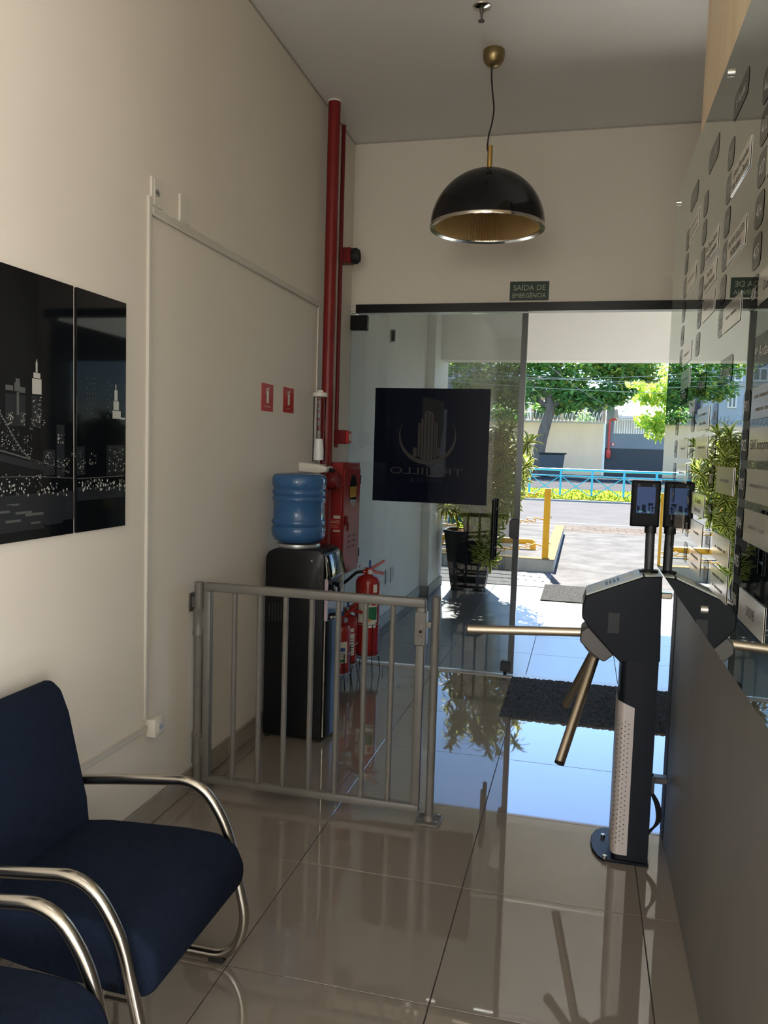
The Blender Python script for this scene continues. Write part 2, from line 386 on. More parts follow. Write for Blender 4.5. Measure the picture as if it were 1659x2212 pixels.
obj('grey_panel', B(XR, XR+0.0115, 0.4, YE-0.10, 0.004, 1.30, bev=0.0015), m_clad, wr)
obj('black_edge_trim', B(XR-0.002, XR+0.04, YE-0.10, YE+0.004, 0.004, 1.30, bev=0.002), m_blkmat, wr)
obj('wood_panel', B(XR, XR+0.0115, 0.4, YE+0.002, 1.303, ZC-0.002, bev=0.001), m_wood, wr)
obj('wood_end', B(XR, XR+0.12, YE+0.0025, YE+0.012, 1.303, ZC-0.002, bev=0.001), m_wood, wr)
S('wall_nook', B(XN, XN+0.2, YE, YF, -0.05, ZC), m_wall)
wk = MB(); wk.box(XL, 3.4, YB-0.15, YB, -0.05, 0.95); wk.box(XL, 3.4, YB-0.15, YB, 2.75, ZC); wk.box(XL, -0.95, YB-0.15, YB, 0.95, 2.75); wk.box(0.55, 3.4, YB-0.15, YB, 0.95, 2.75)
S('wall_back', wk, m_wall)
w2 = S('fill_window_2', B(-0.95, 0.55, YB-0.12, YB-0.11, 0.95, 2.75), glass_mat('window_glass_back', (0.9, 0.92, 0.92)))  # unseen back window, added to bring in more fill
wfm = MB()
for q_ in ((-0.95, -0.90, 0.95, 2.75), (0.50, 0.55, 0.95, 2.75), (-0.95, 0.55, 0.95, 1.0), (-0.95, 0.55, 2.70, 2.75), (-0.22, -0.18, 0.95, 2.75)): wfm.box(q_[0], q_[1], YB-0.14, YB-0.09, q_[2], q_[3])
obj('window_frame', wfm, m_blkmat, w2)
wy0, wy1, wz0, wz1 = -3.75, -1.15, 0.8, 2.8
wb = MB(); wb.box(3.2, 3.4, YB, 0.4, -0.05, wz0); wb.box(3.2, 3.4, YB, 0.4, wz1, ZC); wb.box(3.2, 3.4, YB, wy0, wz0, wz1); wb.box(3.2, 3.4, wy1, 0.4, wz0, wz1)
S('wall_side', wb, m_wall)
w1 = S('fill_window_1', B(3.30, 3.31, wy0, wy1, wz0, wz1), glass_mat('window_glass', (0.9, 0.92, 0.92)))  # unseen side window, added so light reaches the left wall
wfm = MB()
for q_ in ((wy0, wy0+.05, wz0, wz1), (wy1-.05, wy1, wz0, wz1), (wy0, wy1, wz0, wz0+.05), (wy0, wy1, wz1-.05, wz1), (-2.48, -2.42, wz0, wz1)): wfm.box(3.27, 3.33, *q_)
obj('window_frame', wfm, m_blkmat, w1)
bbl = S('baseboard_left', B(XL, XL+0.004, YB, YF-0.01, 0.002, 0.092), m_grout)
y = 5.30
while y > YB:
    y0 = max(YB, y-0.611)
    obj('baseboard_tile', B(XL+0.004, XL+0.013, y0+0.0015, y-0.0015, 0.002, 0.095, bev=0.0015), m_base, bbl); y -= 0.611
tr = MB(); tr.box(XL, XL+0.004, YB, YF, ZC-0.012, ZC-0.001); tr.box(XL+0.004, XN, YF-0.004, YF, ZC-0.009, ZC-0.001)
S('shadow_gap_strip', tr, m_pil)  # grey strips that paint the shade of the gap under the ceiling
S('trim_2', B(XL, 0.83, 5.328, 5.42, -0.01, 0.006, bev=0.002), M('sill_stone', (0.55, 0.53, 0.5), 0.25, vary=(30, (0.42, 0.4, 0.38), 0.3, 0.7)))
# two ceiling lamps of the room, behind and above the viewer
for k, (lx, ly, lab) in enumerate(((-0.62, 1.0, 'square lit ceiling panel lamp above the blue chairs'), (-0.62, -2.0, 'square lit ceiling panel lamp near the back wall'))):
    t = thing('ceiling_lamp', lab, 'ceiling lamp', (lx, ly, ZC), 'ceiling panel lamps')
    f = MB()
    for a in ((-.31, .31, -.31, -.28), (-.31, .31, .28, .31), (-.31, -.28, -.28, .28), (.28, .31, -.28, .28)): f.box(lx+a[0], lx+a[1], ly+a[2], ly+a[3], ZC-0.02, ZC)
    obj('frame', f, m_white, t); obj('diffuser', B(lx-.28, lx+.28, ly-.28, ly+.28, ZC-0.012, ZC-0.001), m_led, t)

# ------------------------------------------------------------------ porch outside
S('wall_outside', B(XL-0.15, XL, YF, 8.9, -0.05, 3.4), m_wall)
S('wall_facade', B(XN+0.2, 4.5, YF, YF+0.15, -0.05, 3.4), m_beam)
pl = S('porch_pilaster', B(XL, -1.51, 8.10, 8.90, 0.0, 3.3, bev=0.003), m_beam)
S('porch_beam', B(-1.51, 4.5, 8.40, 8.66, 2.45, 3.3, bev=0.004), m_beam)
S('porch_column', B(4.3, 4.5, 8.10, 8.90, 0, 3.3), m_beam)
S('porch_roof', B(XL-0.15, 4.5, YF+0.15, 10.25, 3.3, 3.42), m_beam)
bo = MB(); bo.box(XL, XL+0.012, YF+0.05, 8.10, 0, 0.10, bev=0.002); bo.box(-1.51, -1.498, 8.088, 8.90, 0, 0.10, bev=0.002); bo.box(XL, -1.498, 8.088, 8.10, 0, 0.10)
S('baseboard_outside', bo, m_pil)
land = S('landing', B(XL, 6.0, 5.41, 9.1, -0.12, -0.0045), m_grout)
tile_field(land, XL, 4.3, 5.42, 9.1, -0.915, 5.42, 0.60, 0.613, 0.0, m_otile, gap=0.004, name='landing_tile')
S('driveway', B(-14, 9, 9.1, 16.05, -0.25, -0.001), m_conc)
dr = S('drain_strip', B(-6, -0.32, 9.13, 10.33, -0.02, 0.004), M('strip_concrete', (0.11, 0.11, 0.113), 0.9, vary=(12, (0.075, 0.075, 0.078), 0.3, 0.65)))
for yy in (9.33, 9.62, 9.90, 10.15): obj('joint', B(-6, -0.33, yy-0.008, yy+0.008, 0.0041, 0.006), m_grout, dr)
isl = S('kerb_island', B(-12, -0.31, 10.35, 15.5, -0.1, 0.158, bev=0.01), m_curb)
obj('island_top', B(-11.9, -0.47, 10.50, 15.35, 0.158, 0.163), m_conc, isl)
obj('painted_edge', B(-0.47, -0.305, 10.345, 15.5, 0.1585, 0.164, bev=0.002), m_cream, isl)
obj('painted_edge', B(-12, -0.47, 10.345, 10.50, 0.1585, 0.164, bev=0.002), m_cream, isl)
isr = S('kerb_island', B(4.6, 12, 10.35, 15.5, -0.1, 0.158, bev=0.01), m_curb)
obj('painted_edge', B(4.595, 4.75, 10.345, 15.5, 0.1585, 0.164, bev=0.002), m_cream, isr)
pv = S('paver_strip', B(-30, 30, 16.05, 17.55, -0.2, -0.012), m_grout)
pm = bpy.data.meshes.new('paver'); q = B(-0.143, 0.143, -0.12, 0.12, -0.03, 0, bev=0.008); q.bm.to_mesh(pm); q.bm.free(); pm.materials.append(m_paver)
for j in range(6):
    for i in range(40): inst('paver', pm, (-6.5+i*0.295+(0.147 if j % 2 else 0), 16.18+j*0.25, 0.0), pv)
S('road', B(-60, 60, 17.55, 26.6, -0.3, -0.02), m_asph)
rl_ = S('road_line', B(-60, 60, 18.2, 18.32, -0.0198, -0.016), M('road_paint', (0.12, 0.12, 0.118), 0.8, vary=(3, (0.085, 0.085, 0.085), 0.4, 0.6)))
med = S('median_strip', B(-60, 60, 26.6, 34.2, -0.3, 0.04, bev=0.02), m_curb)
gb = MB()
for k in range(9000):
    gx = random.uniform(-14, 14); gy = 26.75+random.random()**1.5*7.2; hh = random.uniform(0.04, 0.12); a = random.random()*6.28; w = random.uniform(0.02, 0.05)
    dx, dy = math.cos(a)*w, math.sin(a)*w
    gb.poly([(gx-dx, gy-dy, 0.04), (gx+dx, gy+dy, 0.04), (gx+random.uniform(-.06, .06), gy+random.uniform(-.06, .06), 0.04+hh)])
obj('turf', B(-60, 60, 26.75, 34.05, 0.0405, 0.07), m_grass, med)
g = obj('grass', gb, m_grass, None, smooth=False); g['kind'] = 'stuff'; tag(g, 'bright green grass on the strip between the roads', 'grass')
S('far_road', B(-60, 60, 34.2, 57, -0.3, -0.02), m_asph2)
S('far_sidewalk', B(-60, 60, 57, 60.2, -0.3, 0.06), m_conc)

# ------------------------------------------------------------------ across the street
KW = 60.0
def fx(px, Y=KW): return on_y(px, 960, Y).x
def fz(py, Y=KW, px=1250): return on_y(px, py, Y).z
zt = fz(914)
wl_ = thing('boundary_wall', 'beige boundary wall with coiled wire across the street', 'wall', (-8, KW+0.15, 0))
x1 = fx(1302)
obj('wall_body', B(-30, x1, KW, KW+0.3, 0, zt), m_bwall, wl_)
obj('coping', B(-30, x1+0.05, KW-0.06, KW+0.36, zt, zt+0.12, bev=0.01), m_cap, wl_)
obj('edge_strip', B(x1, x1+0.16, KW-0.02, KW+0.3, 0, zt), m_white, wl_)
hx = MB(); pts = []
for k in range(14*90):
    t = k/14; pts.append((-22+t*0.27, KW+0.15+0.32*math.cos(t*6.283), zt+0.46+0.32*math.sin(t*6.283)))
pts = [p for p in pts if p[0] < x1-0.1]; hx.tube(pts, 0.038, n=3, caps=False)
obj('wire_coil', hx, m_wire, wl_, smooth=False)
pv_ = MB()
for k in range(12): pv_.cyl((-22+k*2.1, KW+0.15, zt+0.1), (-22+k*2.1, KW+0.15, zt+0.85), 0.02, n=5)
obj('wire_post', pv_, m_wire, wl_)
gw = thing('service_gate_wall', 'grey wall with dark painted base and white railing on top', 'wall', ((x1+fx(1435))/2, KW+0.5, 0))
xa, xb = x1+0.17, 8.0
zr = fz(934); zd = fz(966)
obj('upper_wall', B(xa, xb, KW+0.3, KW+0.6, zd, zr), m_gwall, gw); obj('dark_base', B(xa, xb, KW+0.28, KW+0.6, 0, zd), m_dwall, gw)
obj('side_pier', B(xa, fx(1324), KW+0.31, KW+0.9, zr, fz(870)), m_gwall, gw)
zh = fz(905)
for k in range(17): obj('railing_bar', MB().cyl((fx(1327)+k*0.165, KW+0.45, zr), (fx(1327)+k*0.165, KW+0.45, zh), 0.025, n=6), m_white, gw)
obj('railing_top', B(fx(1325), fx(1325)+2.8, KW+0.42, KW+0.48, zh, zh+0.06), m_white, gw)
hp = thing('hydrant_pipe', 'red hydrant pipe with valve on the grey wall across the street', 'pipe', (fx(1315), KW+0.1, 0))
p = fillet([(fx(1315), KW+0.14, fz(986)), (fx(1315), KW+0.14, fz(904)), (fx(1330), KW+0.14, fz(904))], 0.25)
obj('pipe', MB().tube(p, 0.08, 8), M('far_red', (0.55, 0.06, 0.05), 0.5), hp)
v = MB(); v.cyl((fx(1315), KW+0.1, fz(970)), (fx(1315), KW+0.1, fz(983)), 0.17, n=10); v.cyl((fx(1315), KW+0.05, fz(981)), (fx(1315), KW-0.2, fz(984)), 0.14, n=10)
obj('valve', v, bpy.data.materials['far_red'], hp)
sg = thing('hydrant_notice', 'small red and white notice on the grey wall across the street', 'sign', (fx(1324), KW+0.28, fz(957)))
obj('board', B(fx(1321), fx(1327.5), KW+0.26, KW+0.29, fz(961), fz(954)), bpy.data.materials['far_red'], sg); obj('white_field', B(fx(1322.5), fx(1326), KW+0.255, KW+0.259, fz(959.5), fz(956)), m_white, sg)

def window(parent, x0, x1, z0, z1, Y, split=2, frame=m_white):
    w = obj('window', B(x0, x1, Y-0.08, Y, z0, z1), frame, parent)
    dw = (x1-x0-0.12*(split+1))/split
    for k in range(split): obj('pane', B(x0+0.12+k*(dw+0.12), x0+0.12+k*(dw+0.12)+dw, Y-0.10, Y-0.079, z0+0.12, z1-0.12), m_pane, w)
    return w
YA = 68.0
bA = thing('apartment_block', 'blue-grey building with paired windows behind the wire-topped wall', 'building', (-17, YA, 0))
xA = fx(1030, YA)
obj('facade', B(-34, xA, YA, YA+8, 0, 17), m_bldA, bA); obj('ledge', B(-34, xA+0.1, YA-0.25, YA, fz(824, YA, 970)-0.15, fz(824, YA, 970)+0.1), m_cap, bA)
for (a, b_, c, d) in ((960, 988, 791, 818), (915, 943, 791, 818), (870, 898, 791, 818)): window(bA, fx(a, YA), fx(b_, YA), fz(d, YA, 970), fz(c, YA, 970), YA)
for (a, b_, c, d) in ((968, 985, 842, 872), (925, 942, 842, 872)): window(bA, fx(a, YA), fx(b_, YA), fz(d, YA, 970), fz(c, YA, 970), YA, 2)
bB = thing('cream_house', 'cream house with wide dark openings behind the big tree', 'building', (-4, YA+1, 0))
xB0, xB1 = xA+0.2, fx(1306, YA)
obj('facade', B(xB0+0.3, xB1, YA+1, YA+8, 0, fz(846, YA)), m_bldB, bB); obj('roof_slab', B(xB0+0.3, xB1+0.3, YA+0.3, YA+8.2, fz(846, YA), fz(838, YA)), m_white, bB)
for (a, b_) in ((1070, 1120), (1150, 1205), (1215, 1250), (1262, 1296)): obj('opening', B(fx(a, YA), fx(b_, YA), YA+0.9, YA+1.02, fz(905, YA), fz(868, YA)), m_pane, bB)
for a in (1135, 1255): obj('column', B(fx(a, YA), fx(a+9, YA), YA+0.4, YA+0.9, 0, fz(846, YA)), m_white, bB)
obj('upper_storey', B(xB0+2, xB1-3, YA+5, YA+8, fz(846, YA), fz(800, YA)), m_bldB, bB)
bC = thing('metal_shed', 'pale shed with sloping sheet-metal roof beside the grey wall', 'building', (5, YA, 0))
xC0 = xB1+0.4
obj('facade', B(xC0, 30, YA+2, YA+9, 0, fz(880, YA)), m_bldC, bC)
rf = MB(); rf.prism([(YA-2.5, fz(905, YA)), (YA+6, fz(838, YA)), (YA+6, fz(838, YA)+0.2), (YA-2.5, fz(905, YA)+0.2)], 'x', xC0+0.5, 13); obj('sheet_roof', rf, m_metalroof, bC)
for k in range(12): obj('roof_rib', MB().cyl((xC0+0.7+k*1.0, YA-2.5, fz(905, YA)+0.22), (xC0+0.7+k*1.0, YA+6, fz(838, YA)+0.22), 0.06, n=5), m_metalroof, bC)
obj('strut', MB().cyl((xC0+0.5, YA-2.4, fz(898, YA)), (xC0+1.8, YA-2.4, fz(868, YA)), 0.09, n=8), m_white, bC)
obj('back_tower', B(12, 30, YA+9, YA+14, 0, 16), m_bldA, bC)

def leaves(mb, c, rad, n, size, mats, aspect=2.2, droop=0.0):
    for _ in range(n):
        while True:
            p = Vector((random.uniform(-1, 1), random.uniform(-1, 1), random.uniform(-1, 1)))
            if p.length < 1: break
        p = p*(0.55+0.45*p.length)
        q = Vector(c)+Vector((p.x*rad[0], p.y*rad[1], p.z*rad[2]))
        d = Vector((random.uniform(-1, 1), random.uniform(-1, 1), random.uniform(-0.5, 0.6)-droop)).normalized()
        s_ = d.cross(Vector((random.uniform(-.6, .6), random.uniform(-.6, .6), 1))).normalized()
        L = size*random.uniform(0.6, 1.3); w = L/aspect
        mb.mi = random.choices(range(len(mats)), weights=mats)[0]
        mb.poly([q-d*L*0.5, q+s_*w*0.5, q+d*L*0.5, q-s_*w*0.5])
YT = 57.6
def tp(px, py, Y=YT): return on_y(px, py, Y)
t1 = thing('street_tree', 'large dark green tree with leaning trunk behind the wheeled bin', 'tree', (tp(1160, 1000).x, YT, 0.0))
tk = MB(); a = tp(1160, 1000); a.z = 0
path = smooth_path([a, tp(1166, 965), tp(1178, 920), tp(1189, 882), tp(1187, 850), tp(1205, 800), tp(1220, 730)], 4)
tk.tube(path, [0.46-0.28*i/(len(path)-1) for i in range(len(path))], 10); obj('trunk', tk, m_bark, t1)
for br in ([(1189, 882), (1160, 862), (1130, 830), (1100, 790)], [(1190, 878), (1260, 850), (1320, 835)], [(1187, 852), (1150, 830), (1130, 780)], [(1203, 805), (1270, 790), (1350, 770)]):
    pp = smooth_path([tp(*q_) for q_ in br], 4); obj('branch', MB().tube(pp, [0.20-0.13*i/(len(pp)-1) for i in range(len(pp))], 7), m_bark, t1)
fo = MB()
for (cx, cy, rx, rz, n, wts) in ((1030, 835, 65, 30, 650, (3, 3, 4)), (1075, 800, 75, 38, 900, (4, 5, 2)), (1110, 850, 60, 35, 650, (4, 6, 1)), (1090, 890, 45, 22, 260, (3, 5, 1)), (1170, 790, 70, 32, 800, (5, 4, 1)), (1215, 835, 65, 28, 800, (6, 3, 1)), (1275, 862, 75, 24, 900, (6, 4, .6)), (1200, 878, 50, 15, 450, (6, 4, .6)), (1330, 850, 55, 26, 600, (6, 4, 1)), (1300, 800, 80, 32, 900, (4, 4, 3)), (1370, 800, 75, 30, 900, (3, 3, 4)), (1400, 830, 45, 18, 350, (3, 2, 5)), (1160, 740, 190, 45, 1500, (4, 4, 2)), (1340, 745, 130, 45, 1000, (3, 3, 3)), (990, 770, 60, 45, 500, (3, 3, 3))):
    c = tp(cx, cy); sc = 0.0325
    leaves(fo, (c.x, YT+random.uniform(-1, 1), c.z), (rx*sc, rx*sc*0.7, rz*sc), int(n*1.5), 0.50, wts)
o = obj('foliage', fo, [m_t1, m_t2, m_t3], t1, smooth=False); o['kind'] = 'stuff'
YS = 45.0
t2 = thing('mango_tree', 'bright yellow-green tree with drooping leaves beside the grey wall', 'tree', (tp(1452, 1000, YS).x, YS, 0))
a = tp(1452, 1000, YS); a.z = 0
pp = smooth_path([a, tp(1455, 930, YS), tp(1447, 880, YS), tp(1425, 845, YS)], 4); obj('trunk', MB().tube(pp, [0.24-0.12*i/(len(pp)-1) for i in range(len(pp))], 8), m_bark, t2)
fo = MB()
for (cx, cy, rx, rz, n) in ((1415, 852, 38, 22, 420), (1390, 862, 24, 14, 150), (1405, 908, 32, 20, 330), (1420, 930, 26, 22, 260), (1450, 870, 40, 45, 500), (1460, 920, 35, 30, 300), (1470, 810, 50, 40, 500), (1385, 832, 34, 7, 90)):
    c = tp(cx, cy, YS); sc = 0.0262
    leaves(fo, (c.x, YS, c.z), (rx*sc, rx*sc, rz*sc), n, 0.42, (4, 4), aspect=3.2, droop=0.5)
o = obj('foliage', fo, [m_t4, m_t5], t2, smooth=False); o['kind'] = 'stuff'
for hx_, lab in (((1240, 1288, 897), 'clipped green hedge behind the wall under the tree'), ((1085, 1135, 903), 'low dark hedge behind the wall left of the trunk')):
    fo = MB(); c = tp(sum(hx_[:2])/2, hx_[2], 63); leaves(fo, (c.x, 63, c.z-0.7), ((hx_[1]-hx_[0])*0.018, 0.7, 1.1), 500, 0.3, (5, 4))
    fo.mi = 1; fo.box(c.x-0.6, c.x+0.6, 62.7, 63.3, 0, c.z-0.6)
    h_ = obj('hedge', fo, [m_t1, m_t2], None, smooth=False, origin=(c.x, 63, 0)); tag(h_, lab, 'hedge')

# wheeled waste bin
xb0, xb1 = tp(1166, 1000, 55).x, tp(1221, 1000, 55).x; zb = on_y(1190, 981, 55).z
wbn = thing('waste_container', 'dark wheeled waste container standing before the beige wall', 'waste bin', ((xb0+xb1)/2, 55, -0.02))
bd = MB(); bd.prism([(xb0+0.12, 0.12), (xb1-0.2, 0.12), (xb1-0.05, zb), (xb0, zb)], 'y', 54.6, 55.5, bev=0.04); obj('body', bd, m_bin, wbn)
obj('lid', B(xb0-0.06, xb1+0.06, 54.5, 55.6, zb, zb+0.1, bev=0.03), m_blkmat, wbn)
for sx in (xb0+0.3, xb1-0.4):
    for sy in (54.72, 55.38): obj('wheel', MB().cyl((sx, sy-0.04, 0.08), (sx, sy+0.04, 0.08), 0.1, n=12), m_rub, wbn)

# blue guard rail on the grass strip
YR = 29.0
gr = thing('guard_rail', 'blue steel guard rail with crossed braces on the grass strip', 'railing', (0, YR, 0.07))
def rz_(py): return on_y(1230, py, YR).z
ztop, zmid, zlow = rz_(1015), rz_(1028), rz_(1073)
obj('top_rail', MB().cyl((-12.8, YR, ztop), (11.7, YR, ztop), 0.045, n=8), m_blue, gr)
obj('middle_rail', B(-12.8, 11.7, YR-0.02, YR+0.02, zmid-0.02, zmid+0.02), m_blue, gr); obj('bottom_rail', B(-12.8, 11.7, YR-0.02, YR+0.02, zlow-0.018, zlow+0.018), m_blue, gr)
pmh = None; brm = [None, None]; sp = 1.075
for k in range(23):
    px_ = -12.6+k*sp
    if pmh is None:
        o = obj('post', B(px_-0.035, px_+0.035, YR-0.035, YR+0.035, 0.06, ztop), m_blue, gr); pmh = o.data; pl0 = px_
    else: inst('post', pmh, (px_-pl0+0.0, YR, 0.07), gr)
    for s_ in (0, 1):
        if brm[s_] is None:
            o = obj('brace', MB().cyl((px_, YR, zmid if s_ else zlow), (px_+sp, YR, zlow if s_ else zmid), 0.017, n=5), m_blue, gr); brm[s_] = o.data
        elif k < 22: inst('brace', brm[s_], (px_-pl0, YR, 0.07), gr)

# yellow chain posts, chains and wheel stops on the kerb island
lk = bpy.data.meshes.new('link'); q = MB()
q.tube([(0.042*math.cos(t)+(0.018 if math.cos(t) > 0 else -0.018), 0.02*math.sin(t), 0) for t in [2*math.pi*i/12 for i in range(12)]], 0.0065, 5, closed=True); q.bm.to_mesh(lk); q.bm.free(); lk.materials.append(m_yel)
for xp, lab in ((-0.43, 'yellow chain post at the corner of the kerb island'), (-3.4, 'yellow chain post on the island beyond the potted plant')):
    t = thing('chain_post', lab, 'post', (xp, 10.46, 0.164))
    obj('post', B(xp-0.04, xp+0.04, 10.42, 10.50, 0.164, 1.06, bev=0.004), m_yel, t)
    for zz in (1.0, 0.68, 0.34):
        obj('hook', MB().tube([(xp+0.04+0.02*math.cos(a_), 10.46, zz+0.02*math.sin(a_)) for a_ in [k*0.6 for k in range(9)]], 0.005, 5), m_yel, t)
for zz, lab in ((1.0, 'highest yellow chain hung between the yellow posts'), (0.68, 'middle yellow chain hung between the yellow posts'), (0.34, 'lowest yellow chain hung between the yellow posts')):
    t = thing('chain', lab, 'chain', (-1.9, 10.46, zz-0.16), 'chains on the kerb island')
    n = 30
    for i in range(n):
        u = (i+0.5)/n; xx = -0.48-u*2.86; sag = 0.16*4*u*(1-u); sl = math.atan(0.16*4*(1-2*u)/2.86)
        inst('link', lk, (xx, 10.46, zz-sag), t, (R(90) if i % 2 else 0.0, sl, 0))
for (xa_, xb_, yy, lab) in ((-1.95, -0.64, 11.35, 'yellow tube wheel stop on the island near the post'), (-4.2, -2.6, 11.35, 'yellow tube wheel stop further left on the island')):
    t = thing('wheel_stop', lab, 'wheel stop', ((xa_+xb_)/2, yy, 0.163))
    obj('tube', MB().tube(fillet([(xa_, yy, 0.165), (xa_, yy, 0.27), (xb_, yy, 0.27), (xb_, yy, 0.165)], 0.06), 0.045, 10), m_yel, t)
    for xx in (xa_, xb_): obj('foot_plate', B(xx-0.07, xx+0.07, yy-0.07, yy+0.07, 0.163, 0.172), m_yel, t)
gbn = thing('street_bin', 'green tapered bin standing on the kerb island behind the plant', 'waste bin', (-2.1, 15.0, 0.163))
obj('body', MB().lathe([(0.0, 0.0), (0.36, 0.0), (0.22, 0.55), (0.24, 0.58), (0.0, 0.66)], (-2.1, 15.0, 0.163), 16), m_gbin, gbn)
# power lines over the street
for i, (x0, y0, Y0, x1_, y1, Y1) in enumerate(((1090, 788, 40, 1440, 800, 40), (1100, 796, 42, 1440, 786, 42), (1090, 806, 38, 1440, 822, 38), (1100, 783, 44, 1440, 812, 44), (1186, 790, 36, 1362, 892, 58))):
    a = on_y(x0, y0, Y0); b_ = on_y(x1_, y1, Y1); d = b_-a
    if i < 4: a = a-d*1.6; b_ = b_+d*1.6
    pts = [a.lerp(b_, k/20)-Vector((0, 0, 0.6*4*(k/20)*(1-k/20)*(1 if i < 4 else 0.6))) for k in range(21)]
    o = obj('power_line', MB().tube(pts, 0.014, 5), m_pline, None, origin=a)
    tag(o, ('topmost power line over the far road', 'second power line over the far road', 'lowest of the level power lines over the road', 'power line sloping gently over the road', 'single cable running down to the grey wall')[i], 'power line', 'power lines over the street')

# potted dracaena on the landing
px0, py0 = -1.17, 8.72
pp = thing('potted_dracaena', 'tall variegated dracaena in a tapered black pot on the landing', 'potted plant', (px0, py0, 0))
def octo(w, z, ch=0.24):
    h_ = w/2; c_ = w*ch
    return [(px0+a, py0+b_, z) for a, b_ in ((-h_+c_, -h_), (h_-c_, -h_), (h_, -h_+c_), (h_, h_-c_), (h_-c_, h_), (-h_+c_, h_), (-h_, h_-c_), (-h_, -h_+c_))]
pt = MB(); rings = []
for w, z in ((0.37, 0.03), (0.535, 0.62), (0.555, 0.625), (0.555, 0.65), (0.50, 0.65), (0.49, 0.58)): rings.append([pt.bm.verts.new(p_) for p_ in octo(w, z)])
for A, Bq in zip(rings, rings[1:]):
    for i in range(8): pt.bm.faces.new((A[i], A[(i+1) % 8], Bq[(i+1) % 8], Bq[i]))
pt.bm.faces.new(rings[0][::-1])
obj('pot', pt, m_pot, pp, smooth=False)
for sx, sy in ((-1, -1), (1, -1), (1, 1), (-1, 1)): obj('foot', B(px0+sx*0.12-0.05, px0+sx*0.12+0.05, py0+sy*0.12-0.05, py0+sy*0.12+0.05, 0, 0.035), m_pot, pp)
so = MB(); so.poly(octo(0.487, 0.60)); 
for k in range(60):
    a_, r_ = random.random()*6.28, random.random()**0.5*0.19; so.box(px0+r_*math.cos(a_)-0.02, px0+r_*math.cos(a_)+0.025, py0+r_*math.sin(a_)-0.012, py0+r_*math.sin(a_)+0.012, 0.60, 0.615+random.random()*0.02)
obj('mulch', so, m_soil, pp, smooth=False)
def rosette(n, seed):
    rd = random.Random(seed); mb = MB(); me = bpy.data.meshes.new('leaf_rosette')
    for k in range(n):
        az = k*2.39996+rd.uniform(-.3, .3); el = R(78-100*(k/n)**0.8+rd.uniform(-8, 8)); L = rd.uniform(0.17, 0.26); w = rd.uniform(0.017, 0.024)
        p_ = Vector((0, 0, 0.05-0.10*k/n)); e = el; rows = []
        for sgm in range(6):
            t = sgm/5; ww = w*(0.35+2.6*t*(1-t)+0.25*(1-t))*(1.0 if sgm < 5 else 0.12)
            d = Vector((math.cos(az)*math.cos(e), math.sin(az)*math.cos(e), math.sin(e))); sd = Vector((-math.sin(az), math.cos(az), 0)); up = sd.cross(d)
            rows.append([mb.bm.verts.new(p_+sd*ww*u+up*abs(u)*ww*-0.25) for u in (-1, -0.55, 0.55, 1)])
            p_ = p_+d*L/5; e -= R(rd.uniform(9, 17))
        for A, Bq in zip(rows, rows[1:]):
            for j in range(3):
                f = mb.bm.faces.new((A[j], A[j+1], Bq[j+1], Bq[j])); f.material_index = 0 if j == 1 else 1
    mb.bm.to_mesh(me); mb.bm.free(); me.materials.append(m_lg); me.materials.append(m_ly); me.shade_smooth(); return me
RM = [rosette(26, s_) for s_ in (1, 2, 3, 4)]
spots = []
for (px, py, Y) in ((1138, 962, 8.55), (1130, 1014, 8.5), (1100, 935, 8.7), (1075, 950, 8.6), (1120, 965, 8.7), (1085, 985, 8.5), (1110, 1010, 8.6), (1068, 1020, 8.7), (1092, 1040, 8.45), (1118, 1045, 8.55), (1075, 1065, 8.5), (1108, 1075, 8.5), (1060, 1090, 8.6), (1098, 1100, 8.45), (1070, 1115, 8.45), (1045, 1115, 8.6), (1020, 1110, 8.6), (965, 1095, 8.6), (985, 1105, 8.75), (1060, 1140, 8.4), (1040, 1150, 8.4), (1062, 1165, 8.4), (1045, 1185, 8.4), (1050, 1205, 8.4), (1040, 1130, 8.9), (1015, 1140, 8.9), (1065, 985, 8.9), (1125, 1000, 8.9), (1095, 960, 8.95), (1110, 1060, 8.85)):
    spots.append(on_y(px, py, Y))
for k in range(46):
    spots.append(Vector((random.uniform(-1.33, -0.85), random.uniform(8.45, 9.05), random.uniform(0.95, 1.75))))
for k, s_ in enumerate(spots):
    d = (s_-Vector((px0+0.05, py0+0.1, 0.95))); ax = Vector((d.x*0.9, d.y*0.9-0.15, max(0.15, d.z*0.5+0.35))).normalized()
    if s_.z < 0.75: ax = Vector((0.35, -0.5, -0.15)).normalized()
    e_ = ax.to_track_quat('Z', 'Y').to_euler(); sc_ = random.uniform(0.62, 0.85)
    inst('leaf_rosette', RM[k % 4], s_, pp, e_, (sc_, sc_, sc_))
for k in range(26):
    s_ = spots[k*2 % len(spots)]
    b0 = Vector((px0+random.uniform(-.06, .06), py0+random.uniform(-.06, .06), 0.6))
    mid = b0.lerp(s_, 0.5)+Vector((0, 0, 0.18 if s_.z > 0.8 else 0.45))
    obj('stem', MB().tube(smooth_path([b0, b0+Vector((0, 0, 0.25)), mid, s_], 5), 0.011, 6), m_stem, pp)
om = MB()
obj_ = tag(obj('outdoor_mat', B(-0.37, 0.36, 8.28, 9.30, 0.0, 0.012, bev=0.003), m_omat, None, origin=(0, 8.8, 0)), 'light grey rectangular mat outside at the edge of the landing', 'mat')
